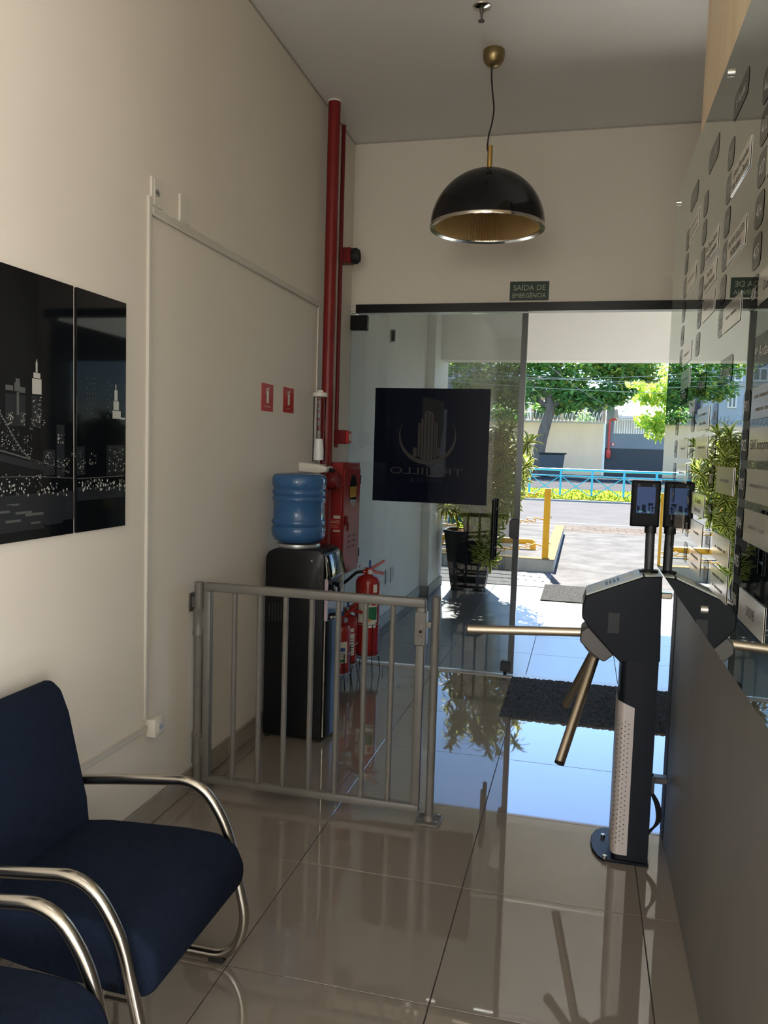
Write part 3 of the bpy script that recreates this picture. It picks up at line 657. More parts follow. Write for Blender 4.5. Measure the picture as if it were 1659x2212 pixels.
# ================================================================== doors
GT = 2.410
d1 = S('door_1', B(-1.615, -0.402, YF+0.01, YF+0.02, 0.012, GT), m_tint, origin=(-1.0, YF, 0))
obj('edge_strip', B(-0.436, -0.397, YF+0.004, YF+0.026, 0.012, GT), m_gedge, d1)
pv = MB(); pv.box(-1.61, -1.482, YF-0.012, YF+0.04, 2.305, 2.407, bev=0.004); obj('top_hinge', pv, m_blk, d1)
bp = MB(); bp.prism([(-0.485, 0.03), (-0.415, 0.03), (-0.415, 0.085), (-0.425, 0.095), (-0.475, 0.095), (-0.485, 0.085)], 'y', YF-0.012, YF+0.04, bev=0.002); bp.cyl((-0.45, YF+0.0, 0.0), (-0.45, YF+0.0, 0.03), 0.012, n=10); obj('floor_bolt', bp, m_blk, d1)
lc = MB(); lc.prism([(-0.40, 0.932), (-0.40, 1.062), (-0.45, 1.062), (-0.462, 1.05), (-0.462, 0.944), (-0.45, 0.932)], 'y', YF-0.014, YF+0.04, bev=0.003); obj('lock', lc, m_blk, d1)
hd = MB(); hd.cyl((-0.562, YF-0.055, 0.79), (-0.562, YF-0.055, 1.19), 0.015, n=14)
for zz in (0.86, 1.12): hd.cyl((-0.562, YF-0.055, zz), (-0.562, YF+0.01, zz), 0.010, n=10)
obj('handle', hd, m_blk, d1)
h2 = MB(); h2.cyl((-0.562, YF+0.075, 0.79), (-0.562, YF+0.075, 1.19), 0.015, n=14)
for zz in (0.86, 1.12): h2.cyl((-0.562, YF+0.02, zz), (-0.562, YF+0.075, zz), 0.010, n=10)
obj('handle', h2, m_blk, d1)
# the right leaf stands open outwards
d2 = S('door_2', B(0.800, 0.810, YF+0.03, 6.58, 0.012, GT), m_tint, origin=(0.8, YF, 0))
k2 = MB(); k2.box(0.775, 0.835, 6.46, 6.53, 0.03, 0.095, bev=0.004); k2.cyl((0.775, 6.495, 0.06), (0.74, 6.495, 0.06), 0.014, n=10); obj('floor_bolt', k2, m_blk, d2)
tb = thing('door_header_bar', 'black aluminium header bar above the glass doors', 'door header', (-0.4, YF, 2.415))
obj('bar', B(-1.558, 0.83, YF-0.03, YF+0.06, 2.418, 2.474, bev=0.002), m_blk, tb)
br = MB(); br.box(-1.598, -1.558, YF-0.034, YF+0.02, 2.416, 2.476, bev=0.002); obj('end_bracket', br, m_pla, tb)
hl = MB()
for a in (-1.592, -1.578, -1.564):
    for zz in (2.430, 2.462): hl.cyl((a, YF-0.0345, zz), (a, YF-0.0352, zz), 0.0028, n=8)
obj('screw', hl, m_blk, tb)
# poster film on the left leaf (its print is seen from the back)
po = thing('door_poster', 'dark navy square poster with a mirrored tower logo on the glass', 'poster', (-1.018, YF+0.008, 1.143))
Yp = YF+0.0095
obj('film', B(-1.412, -0.623, YF+0.0065, Yp, 1.143, 1.917), m_film, po)
def P2(zx, zy): return (-1.412+(zx-240)/820*0.789, 1.917-(zy-622)/833*0.774)
def flat(mb, pts, y): mb.poly([(P2(*p)[0], y, P2(*p)[1]) for p in pts])
sh = MB(); flat(sh, [(585, 680), (740, 720), (740, 900), (712, 1140), (585, 1140)], YF+0.0062); obj('logo_shadow', sh, m_logod, po, smooth=False)
lg = MB(); cx, cy = 627, 970; n = 40
for i in range(n):
    a0, a1 = R(-28)+R(236)*i/n, R(-28)+R(236)*(i+1)/n
    def q(a, w): return (cx+(205-w)*math.cos(a), cy+(205-w)*math.sin(a))
    w0 = 2+30*math.sin(math.pi*i/n)**1.3; w1 = 2+30*math.sin(math.pi*(i+1)/n)**1.3
    flat(lg, [q(a0, 0), q(a1, 0), q(a1, w1), q(a0, w0)], YF+0.0059)
for (x0, x1, y0, y1) in ((603, 622, 800, 1140), (628, 646, 790, 1140), (652, 668, 800, 1140), (560, 575, 870, 1120), (580, 597, 840, 1130), (675, 685, 860, 1130), (690, 700, 870, 1120), (527, 553, 1050, 1120), (704, 718, 1050, 1110)):
    flat(lg, [(x0, y0), (x1, y0+6), (x1, y1), (x0, y1)], YF+0.0058)
flat(lg, [(596, 800), (625, 782), (668, 800), (660, 812), (625, 796)], YF+0.0057)
obj('logo', lg, m_logo, po, smooth=False)
tx = MB(); c = P2(625, 1222); tx.text('TRUJILLO', (c[0], YF+0.0058, c[1]), (-1, 0, 0), (0, 0, 1), 0.048, 0.505); obj('lettering', tx, m_logo, po, smooth=False)
tx = MB(); c = P2(625, 1290); tx.text('O F F I C E', (c[0], YF+0.0058, c[1]), (-1, 0, 0), (0, 0, 1), 0.026, 0.215); obj('lettering', tx, m_logo2, po, smooth=False)
# exit sign
es = thing('exit_sign', 'dark green emergency exit sign above the glass door', 'sign', (-0.398, YF, 2.488))
obj('board', B(-0.524, -0.273, YF-0.004, YF, 2.489, 2.611, bev=0.0008), m_gsign, es)
tx = MB(); tx.text('SAÍDA DE', (-0.398, YF-0.0046, 2.572), (1, 0, 0), (0, 0, 1), 0.036, 0.205); tx.text('EMERGÊNCIA', (-0.398, YF-0.0046, 2.522), (1, 0, 0), (0, 0, 1), 0.029, 0.215); obj('lettering', tx, m_gtext, es, smooth=False)

# ================================================================== things on the left wall
# night skyline prints
rdj = random.Random(8)
def pz(zx, zy): p = on_x(zx/2.95, 500+zy/2.949, -1.589); return p
def wq(mb, zx, zy, w, h, x=-1.5885):
    x += rdj.random()*0.0004
    a = pz(zx, zy); b_ = pz(zx+w, zy+h); mb.poly([(x, a.y, a.z), (x, b_.y, a.z), (x, b_.y, b_.z), (x, a.y, b_.z)])
def wline(mb, pts, w, x=-1.5880):
    for (a, b_) in zip(pts, pts[1:]):
        p0, p1 = pz(*a), pz(*b_); d = (p1-p0); nrm = Vector((0, -d.z, d.y)).normalized()*w
        mb.poly([(x, (p0+nrm).y, (p0+nrm).z), (x, (p1+nrm).y, (p1+nrm).z), (x, (p1-nrm).y, (p1-nrm).z), (x, (p0-nrm).y, (p0-nrm).z)])
rd = random.Random(5)
for idx, (y0, y1, lab) in enumerate(((1.37, 2.264, 'larger night skyline print with lit bridge on the left wall'), (2.281, 2.566, 'narrow night skyline print nearest the white conduit'))):
    t = thing('skyline_print', lab, 'picture', (XL, (y0+y1)/2, 1.195), 'skyline prints on the left wall')
    obj('panel', B(XL+0.0005, -1.5890, y0, y1, 1.198, 1.983, bev=0.0006), m_print, t)
    hi = MB(); mid = MB(); dim = MB()
    if idx == 0:
        wq(dim, 200, 1040, 62, 210, -1.5889); wq(dim, 30, 1030, 130, 210, -1.5889); wq(dim, 360, 1230, 50, 330, -1.5889); wq(dim, 275, 1390, 75, 160, -1.5889); wq(dim, -200, 1700, 670, 130, -1.5889); wq(dim, -200, 1830, 480, 60, -1.5889)
        for (a, b_, w, h) in ((203, 935, 60, 105), (212, 898, 44, 40), (226, 830, 12, 70), (230, 815, 5, 30), (90, 960, 38, 60), (98, 935, 26, 30), (33, 975, 50, 38), (122, 990, 38, 40), (105, 1020, 16, 150)): wq(mid if rd.random() < 0.0 else (hi if a > 190 else mid), a, b_, w, h)
        for (x0, x1, y0_, y1_, nn) in ((206, 260, 1050, 1215, 60), (40, 80, 1150, 1225, 40), (130, 160, 1150, 1230, 30), (185, 285, 1190, 1260, 30), (365, 410, 1290, 1350, 24), (280, 345, 1400, 1500, 34), (0, 120, 1250, 1400, 60), (150, 200, 1290, 1420, 26), (360, 440, 1440, 1500, 30), (-120, 0, 1100, 1400, 60), (455, 475, 1360, 1440, 8)):
            for _ in range(nn): wq(hi if rd.random() < 0.45 else mid, x0+rd.random()*(x1-x0), y0_+rd.random()*(y1_-y0_), 5, 6)
        cab = [(-180, 700), (-60, 1010), (0, 1160), (40, 1230), (90, 1320), (140, 1400), (200, 1455), (300, 1490), (440, 1530)]
        wline(mid, cab, 0.0018); wline(mid, [(-180, 1330), (0, 1395), (120, 1430), (270, 1475), (440, 1535)], 0.0022); wline(dim, [(-180, 1400), (0, 1440), (200, 1490), (300, 1510)], 0.01)
        for (a, b_) in zip(cab, cab[1:]):
            for k in range(4): u = k/4; wq(hi, a[0]+(b_[0]-a[0])*u-5, a[1]+(b_[1]-a[1])*u-5, 10, 10)
        for k in range(90): wq(hi if rd.random() < .6 else mid, -100+rd.random()*545, 1590+rd.random()*90, 7, 5+rd.random()*14)
        for k in range(26): wq(hi, -100+rd.random()*500, 1540+rd.random()*40, 6, 6)
        wline(mid, [(-150, 1570), (200, 1560), (475, 1572)], 0.0012)
        for k in range(24): wq(dim if rd.random() < .7 else mid, -100+rd.random()*400, 1690+rd.random()*200, 60+rd.random()*70, 5)
    else:
        wq(dim, 490, 1370, 50, 180, -1.5889); wq(dim, 680, 1360, 110, 190, -1.5889); wq(dim, 492, 1630, 300, 60, -1.5889)
        for (a, b_, w, h) in ((734, 975, 6, 40), (728, 1010, 20, 70), (722, 1080, 34, 60), (716, 1140, 52, 55), (765, 1185, 30, 14)): wq(hi, a, b_, w, h)
        for (x0, y0_) in ((552, 932),):
            for r_ in range(8):
                for c_ in range(4):
                    if rd.random() < .75: wq(mid, x0+c_*17, y0_+r_*32, 4, 9)
        for k in range(9): wq(mid, 684+(k % 2)*16, 955+k*27, 5, 9)
        for (x0, x1, y0_, y1_, nn) in ((690, 790, 1370, 1530, 46), (495, 540, 1390, 1540, 22), (560, 610, 1400, 1480, 14)):
            for _ in range(nn): wq(hi if rd.random() < 0.4 else mid, x0+rd.random()*(x1-x0), y0_+rd.random()*(y1_-y0_), 5, 7)
        for k in range(70): wq(hi if rd.random() < .5 else mid, 500+rd.random()*290, 1570+rd.random()*70, 7, 4+rd.random()*14)
        wline(mid, [(490, 1575), (790, 1556)], 0.0014)
    for nm_, mb_, mm_ in (('print_lights', hi, m_pl1), ('print_buildings', mid, m_pl2), ('print_shapes', dim, m_pl3)): obj(nm_, mb_, mm_, t, smooth=False)['kind'] = 'stuff'

def plate(y0, y1, z0, z1, lab, socket):
    t = thing('wall_outlet' if socket else 'blank_plate', lab, 'wall plate', (XL, (y0+y1)/2, z0))
    obj('plate', B(XL, XL+0.009, y0, y1, z0, z1, bev=0.002), m_pla, t)
    if socket:
        yc, zc = (y0+y1)/2, (z0+z1)/2; w, h = 0.017, 0.013
        obj('module', B(XL+0.009, XL+0.0105, yc-0.023, yc+0.026, z0+0.006, z1-0.006), m_pla, t)
        mb = MB(); mb.prism([(yc-w, zc), (yc-w*0.55, zc-h), (yc+w*0.55, zc-h), (yc+w, zc), (yc+w*0.55, zc+h), (yc-w*0.55, zc+h)], 'x', XL+0.0105, XL+0.0112); obj('socket', mb, m_silv, t)
        hl = MB()
        for k in (-0.008, 0, 0.008): hl.cyl((XL+0.0112, yc+k, zc), (XL+0.0116, yc+k, zc), 0.0025, n=8)
        obj('pin_hole', hl, m_blk, t)
plate(2.735, 2.812, 2.372, 2.476, 'white wall outlet at the top of the vertical conduit', True)
plate(2.950, 3.030, 2.372, 2.478, 'blank white wall plate sitting on the horizontal conduit', False)
cd = thing('wall_conduit', 'white surface conduit running across and down the left wall', 'conduit', (XL, 2.724, 0.43))
obj('upright_run', B(XL, XL+0.014, 2.711, 2.735, 0.43, 2.40, bev=0.003), m_cond, cd)
obj('level_run', B(XL, XL+0.014, 2.737, 4.672, 2.336, 2.369, bev=0.003), m_cond, cd)
obj('down_run', B(XL, XL+0.010, 4.660, 4.674, 1.42, 2.334, bev=0.002), m_cond, cd)
obj('low_run', B(XL, XL+0.014, 0.6, 2.727, 0.386, 0.408, bev=0.003), m_cond, cd)
obj('joint_cap', B(XL, XL+0.016, 4.655, 4.682, 2.332, 2.373, bev=0.003), m_cond, cd)
sb = thing('socket_box', 'small white surface socket box low on the left wall', 'socket', (XL, 2.76, 0.36))
obj('box', B(XL, XL+0.045, 2.728, 2.80, 0.358, 0.43, bev=0.006, seg=2), m_pla, sb)
obj('module', B(XL+0.045, XL+0.048, 2.745, 2.785, 0.372, 0.416, bev=0.001), m_pla, sb)
mb = MB(); mb.prism([(2.752, .394), (2.759, .384), (2.772, .384), (2.779, .394), (2.772, .404), (2.759, .404)], 'x', XL+0.048, XL+0.0486); obj('socket', mb, m_silv, sb)

def ext_sign(y0, y1, z0, z1, words, lab):
    t = thing('extinguisher_sign', lab, 'sign', (XL, (y0+y1)/2, z0), 'red safety signs on the left wall')
    obj('board', B(XL, XL+0.003, y0, y1, z0, z1, bev=0.0006), m_redsign, t)
    yc = (y0+y1)/2; w = y1-y0; h = z1-z0; X = XL+0.0034; ic = MB()
    def e(u, v): return (X, yc+u*w, z0+v*h)
    ic.poly([e(-.09, .30), e(.10, .30), e(.10, .70), e(.05, .77), e(-.04, .77), e(-.09, .70)])
    ic.poly([e(-.02, .77), e(.03, .77), e(.03, .83), e(-.02, .83)]); ic.poly([e(-.02, .82), e(.15, .90), e(.16, .87), e(0, .80)]); ic.poly([e(-.05, .80), e(.13, .83), e(.13, .80), e(-.05, .77)])
    ic.poly([e(-.02, .82), e(-.12, .80), e(-.15, .70), e(-.18, .70), e(-.15, .83), e(-.03, .85)]); ic.poly([e(-.15, .72), e(-.15, .62), e(-.19, .62), e(-.18, .72)])
    obj('pictogram', ic, m_wtext, t, smooth=False)
    tx = MB(); tx.text(words, e(0, .17), (0, 1, 0), (0, 0, 1), h*0.06, w*(0.55 if len(words) > 5 else 0.32)); obj('lettering', tx, m_wtext, t, smooth=False)
ext_sign(3.822, 3.975, 1.676, 1.816, 'PÓ QUÍMICO', 'red sign with white extinguisher for dry powder, left of two')
ext_sign(4.124, 4.280, 1.684, 1.820, 'ÁGUA', 'red sign with white extinguisher for water, beside the cup tube')
t = thing('hydrant_sign', 'narrow red sign behind the clear cup tube', 'sign', (XL, 4.735, 1.62))
obj('board', B(XL, XL+0.003, 4.675, 4.80, 1.60, 1.80, bev=0.0006), m_redsign, t)
ic = MB(); ic.lathe([(0.020, 0), (0.030, 0)], (XL+0.0034, 4.715, 1.755), 20, axis=(1, 0, 0)); ic.poly([(XL+0.0034, 4.70, 1.68), (XL+0.0034, 4.74, 1.68), (XL+0.0034, 4.74, 1.71), (XL+0.0034, 4.70, 1.71)]); ic.poly([(XL+0.0034, 4.705, 1.63), (XL+0.0034, 4.73, 1.63), (XL+0.0034, 4.73, 1.665), (XL+0.0034, 4.705, 1.665)]); obj('pictogram', ic, m_wtext, t, smooth=False)

# red risers
rp = thing('fire_riser', 'thick red fire pipe running from ceiling to floor in the corner', 'pipe', (-1.536, 4.70, 0))
obj('pipe', MB().cyl((-1.536, 4.70, 0), (-1.536, 4.70, ZC-0.004), 0.0365, n=24), m_red, rp)
obj('plaster_collar', MB().lathe([(0.037, ZC-0.004), (0.041, ZC-0.004), (0.041, ZC-0.012), (0.037, ZC-0.014)], (-1.536, 4.70, 0), 20), m_white, rp)
vv = MB(); vv.cyl((-1.536, 4.70, 1.30), (-1.455, 4.695, 1.30), 0.04, n=20); vv.lathe([(0.0, 0.06), (0.045, 0.055), (0.06, 0.03), (0.062, 0), (0.05, -0.02), (0.03, -0.02)], (-1.50, 4.70, 1.30), 24, axis=(1, -0.25, 0)); obj('elbow_valve', vv, m_red, rp)
rt = thing('alarm_conduit', 'thin red conduit beside the thick pipe', 'conduit', (-1.586, 5.06, 1.4))
obj('tube', MB().cyl((-1.5865, 5.06, 1.50), (-1.5865, 5.06, ZC-0.004), 0.0125, n=14), m_red, rt)
si = thing('alarm_siren', 'red alarm siren with ribbed black horn on the thin conduit', 'siren', (-1.55, 5.08, 2.69))
obj('housing', B(XL+0.001, -1.518, 5.05, 5.14, 2.69, 2.785, bev=0.004), m_red, si)
obj('horn', MB().lathe([(0.0, 0.0), (0.046, 0.0), (0.048, 0.006), (0.048, 0.034), (0.042, 0.046), (0.03, 0.048), (0.026, 0.040), (0.0, 0.036)], (-1.518, 5.092, 2.737), 24, axis=(1, 0, 0)), m_blkmat, si)
for k in range(16):
    a = k*math.pi/8; obj('rib', MB().cyl((-1.512, 5.092+0.048*math.cos(a), 2.737+0.048*math.sin(a)), (-1.486, 5.092+0.048*math.cos(a), 2.737+0.048*math.sin(a)), 0.003, n=5), m_blkmat, si)
cp = thing('call_point', 'small red fire alarm call point above the hydrant cabinet', 'alarm button', (-1.55, 5.09, 1.53))
obj('housing', B(XL+0.001, -1.522, 5.045, 5.14, 1.525, 1.615, bev=0.004), m_red, cp)
obj('cover', B(-1.522, -1.502, 5.05, 5.135, 1.53, 1.61, bev=0.005), m_redsign, cp)
gl = MB(); gl.box(-1.502, -1.5005, 5.07, 5.115, 1.548, 1.592); obj('button_glass', gl, m_label, cp)

# hydrant cabinet
hc = thing('hydrant_cabinet', 'red steel hose cabinet with oval window on the left wall', 'cabinet', (-1.525, 5.0, 0.69))
obj('body', B(XL+0.001, -1.458, 4.80, 5.20, 0.69, 1.405, bev=0.004), m_redcab, hc)
dr_ = obj('door', B(-1.458, -1.449, 4.822, 5.185, 0.725, 1.372, bev=0.003), m_redcab, hc)
def oval(mb, X, yc, zc, ry, rz, n=28): mb.poly([(X, yc+ry*math.cos(2*math.pi*i/n), zc+rz*math.sin(2*math.pi*i/n)) for i in range(n)])
ow = MB(); oval(ow, -1.4485, 5.02, 1.225, 0.085, 0.105); obj('oval_window', ow, m_blkgl, dr_, smooth=False)
st = MB(); st.poly([(-1.4482, 4.95, 1.18), (-1.4482, 5.09, 1.18), (-1.4482, 5.10, 1.25), (-1.4482, 4.94, 1.25)]); obj('sticker', st, M('sticker_yellow', (0.5, 0.33, 0.03), 0.5), dr_, smooth=False)
tx = MB(); tx.text('INCÊNDIO', (-1.4480, 5.02, 1.225), (0, 1, 0), (0, 0, 1), 0.018, 0.12); obj('lettering', tx, m_redsign, dr_, smooth=False)
hn = MB(); hn.box(-1.449, -1.43, 4.845, 4.875, 1.01, 1.07, bev=0.004); hn.box(-1.44, -1.425, 4.85, 4.87, 0.975, 1.03, bev=0.004); obj('handle', hn, m_red, dr_)
ve = MB()
for j in range(3):
    for i in range(2): ve.box(-1.449, -1.4455, 4.93+i*0.11, 5.01+i*0.11, 0.855+j*0.035, 0.868+j*0.035, bev=0.002)
obj('louvre', ve, m_red, dr_)
for zz in (0.80, 1.29): obj('hinge', B(-1.459, -1.446, 5.186, 5.20, zz-0.03, zz+0.03, bev=0.002), m_blkmat, hc)
ls = MB(); ls.box(-1.585, -1.468, 4.7985, 4.7995, 0.985, 1.055); obj('notice', ls, m_redsign, hc, smooth=False)
tx = MB(); tx.text('HIDRANTE', (-1.522, 4.798, 1.035), (1, 0, 0), (0, 0, 1), 0.019, 0.105); tx.text('NÃO OBSTRUA O', (-1.522, 4.798, 1.012), (1, 0, 0), (0, 0, 1), 0.006, 0.08); tx.text('ACESSO À CAIXA', (-1.522, 4.798, 1.0), (1, 0, 0), (0, 0, 1), 0.006, 0.09); obj('lettering', tx, m_wtext, hc, smooth=False)
tp_ = MB(); tp_.box(-1.51, -1.465, 4.7983, 4.7993, 1.055, 1.075); tp_.box(-1.51, -1.465, 4.7983, 4.7993, 0.972, 0.984); obj('tape', tp_, m_label, hc, smooth=False)

# cup dispenser
cdp = thing('cup_dispenser', 'clear tube cup dispenser with white holder above the water jug', 'cup dispenser', (-1.50, 4.45, 1.36))
obj('tube', MB().cyl((-1.50, 4.45, 1.41), (-1.50, 4.45, 1.80), 0.036, n=28, caps=False), m_clear, cdp)
obj('cap', MB().lathe([(0.0, 0.03), (0.015, 0.028), (0.022, 0.015), (0.043, 0.012), (0.044, -0.008), (0.036, -0.012)], (-1.50, 4.45, 1.80), 28), m_pla, cdp)
hb = MB(); hb.prism([(XL, 1.355), (-1.475, 1.350), (-1.435, 1.358), (-1.425, 1.385), (-1.475, 1.40), (XL, 1.41)], 'y', 4.39, 4.51, bev=0.006, seg=2); obj('holder', hb, m_pla, cdp)
obj('nozzle', MB().cyl((-1.44, 4.45, 1.372), (-1.40, 4.45, 1.364), 0.012, n=12), m_blk, cdp); obj('button', B(-1.452, -1.44, 4.43, 4.47, 1.385, 1.396, bev=0.002), m_blk, cdp)
cu = obj('cup', MB().lathe([(0.030, 0.0), (0.022, 0.075), (0.0, 0.075)], (-1.50, 4.45, 1.425), 20), m_cup, cdp)
for k in range(8):
    c2 = cu.copy(); COL.objects.link(c2); c2.parent = cdp; c2.location = (0, 0, 0.006*(k+1))

# water dispenser
wd = thing('water_dispenser', 'black floor-standing water dispenser by the left wall', 'water dispenser', (-1.39, 3.93, 0))
ya, yb_, ym = 3.79, 4.07, 3.93
bo_ = MB(); bo_.prism([(-1.55, 0.012), (-1.55, 0.935), (-1.535, 0.965), (-1.50, 0.982), (-1.265, 0.985), (-1.238, 0.965), (-1.232, 0.94), (-1.232, 0.012)], 'y', ya, yb_, bev=0.012, seg=2); obj('body', bo_, m_blk, wd)
hp_ = MB(); hp_.prism([(-1.232, 0.955), (-1.224, 0.962), (-1.199, 0.845), (-1.205, 0.828), (-1.232, 0.845)], 'y', ya+0.012, yb_-0.012, bev=0.005, seg=2); obj('head', hp_, m_blkgl, wd)
fp = MB(); fp.prism([(-1.232, ya+0.01), (-1.218, ya+0.03), (-1.207, ya+0.08), (-1.203, ym), (-1.207, yb_-0.08), (-1.218, yb_-0.03), (-1.232, yb_-0.01)], 'z', 0.02, 0.625, bev=0.003); obj('front_panel', fp, m_blk, wd)
obj('bay_back', B(-1.232, -1.226, ya+0.02, yb_-0.02, 0.625, 0.845), m_blkgl, wd)
for yy in (ya+0.008, yb_-0.008):
    tr_ = MB(); tr_.tube([(-1.230, yy, 0.955), (-1.220, yy, 0.86), (-1.226, yy, 0.78), (-1.226, yy, 0.62), (-1.226, yy, 0.45), (-1.226, yy, 0.03)], 0.004, 8); obj('chrome_trim', tr_, m_chr, wd)
    obj('bay_side', B(-1.230, -1.214, yy-0.004, yy+0.004, 0.63, 0.84), M('pink_trim', (0.42, 0.34, 0.38), 0.3) if yy < 3.9 else m_silv, wd)
obj('drip_tray', MB().lathe([(0.0, 0.0), (0.036, 0.0), (0.042, 0.03), (0.040, 0.034), (0.0, 0.034)], (-1.240, ym, 0.60), 28), m_silv, wd)
for k in range(4): obj('tray_ridge', MB().lathe([(0.010+k*0.008, 0.0), (0.012+k*0.008, 0.005), (0.014+k*0.008, 0.0)], (-1.240, ym, 0.634), 24), m_blkmat, wd)
for yy, mt in ((ym-0.05, m_blk), (ym+0.05, m_blk)):
    tpb = MB(); tpb.box(-1.23, -1.205, yy-0.015, yy+0.015, 0.775, 0.80, bev=0.004); tpb.cyl((-1.212, yy, 0.775), (-1.212, yy, 0.748), 0.008, n=12); obj('tap', tpb, mt, wd)
vt = MB()
for k in range(5): vt.box(-1.525+k*0.016, -1.518+k*0.016, ya-0.0012, ya+0.001, 0.60+k*0.004, 0.70+k*0.002)
obj('vent_slot', vt, m_rub, wd, smooth=False)
obj('screw', MB().cyl((-1.30, ya-0.003, 0.93), (-1.30, ya, 0.93), 0.005, n=10), m_silv, wd)
obj('chrome_stripe', MB().tube([(-1.275, ya-0.001, 0.905), (-1.262, ya-0.001, 0.86), (-1.243, ya-0.001, 0.80)], 0.003, 6), m_chr, wd)
obj('collar', MB().lathe([(0.0, 0.982), (0.112, 0.982), (0.115, 0.99), (0.112, 1.0), (0.0, 1.0)], (-1.424, 3.93, 0), 36), m_silv, wd)
for a, b_ in ((-1.53, 3.81), (-1.25, 3.81), (-1.53, 4.05), (-1.25, 4.05)): obj('foot', MB().cyl((a, b_, 0), (a, b_, 0.014), 0.014, n=10), m_rub, wd)
jg = thing('water_jug', 'blue ribbed water jug upside down on the dispenser', 'water jug', (-1.424, 3.93, 1.0))
pr = [(0.0, 1.001), (0.060, 1.001), (0.10, 1.006), (0.128, 1.022), (0.138, 1.045), (0.141, 1.075), (0.137, 1.088), (0.132, 1.093), (0.139, 1.103), (0.141, 1.115), (0.136, 1.124), (0.133, 1.130), (0.133, 1.215), (0.138, 1.222), (0.141, 1.232), (0.138, 1.242), (0.133, 1.248), (0.138, 1.255), (0.141, 1.265), (0.138, 1.275), (0.133, 1.283), (0.138, 1.292), (0.141, 1.305), (0.141, 1.335), (0.134, 1.352), (0.118, 1.359), (0.09, 1.361), (0.075, 1.354), (0.0, 1.350)]
obj('bottle', MB().lathe(pr, (-1.424, 3.93, 0), 48), m_jug, jg, ang=60)
obj('water', MB().lathe([(0.0, 1.006), (0.10, 1.012), (0.128, 1.04), (0.129, 1.285), (0.0, 1.285)], (-1.424, 3.93, 0), 32), M('jug_water', (0.015, 0.05, 0.13), 0.1), jg)

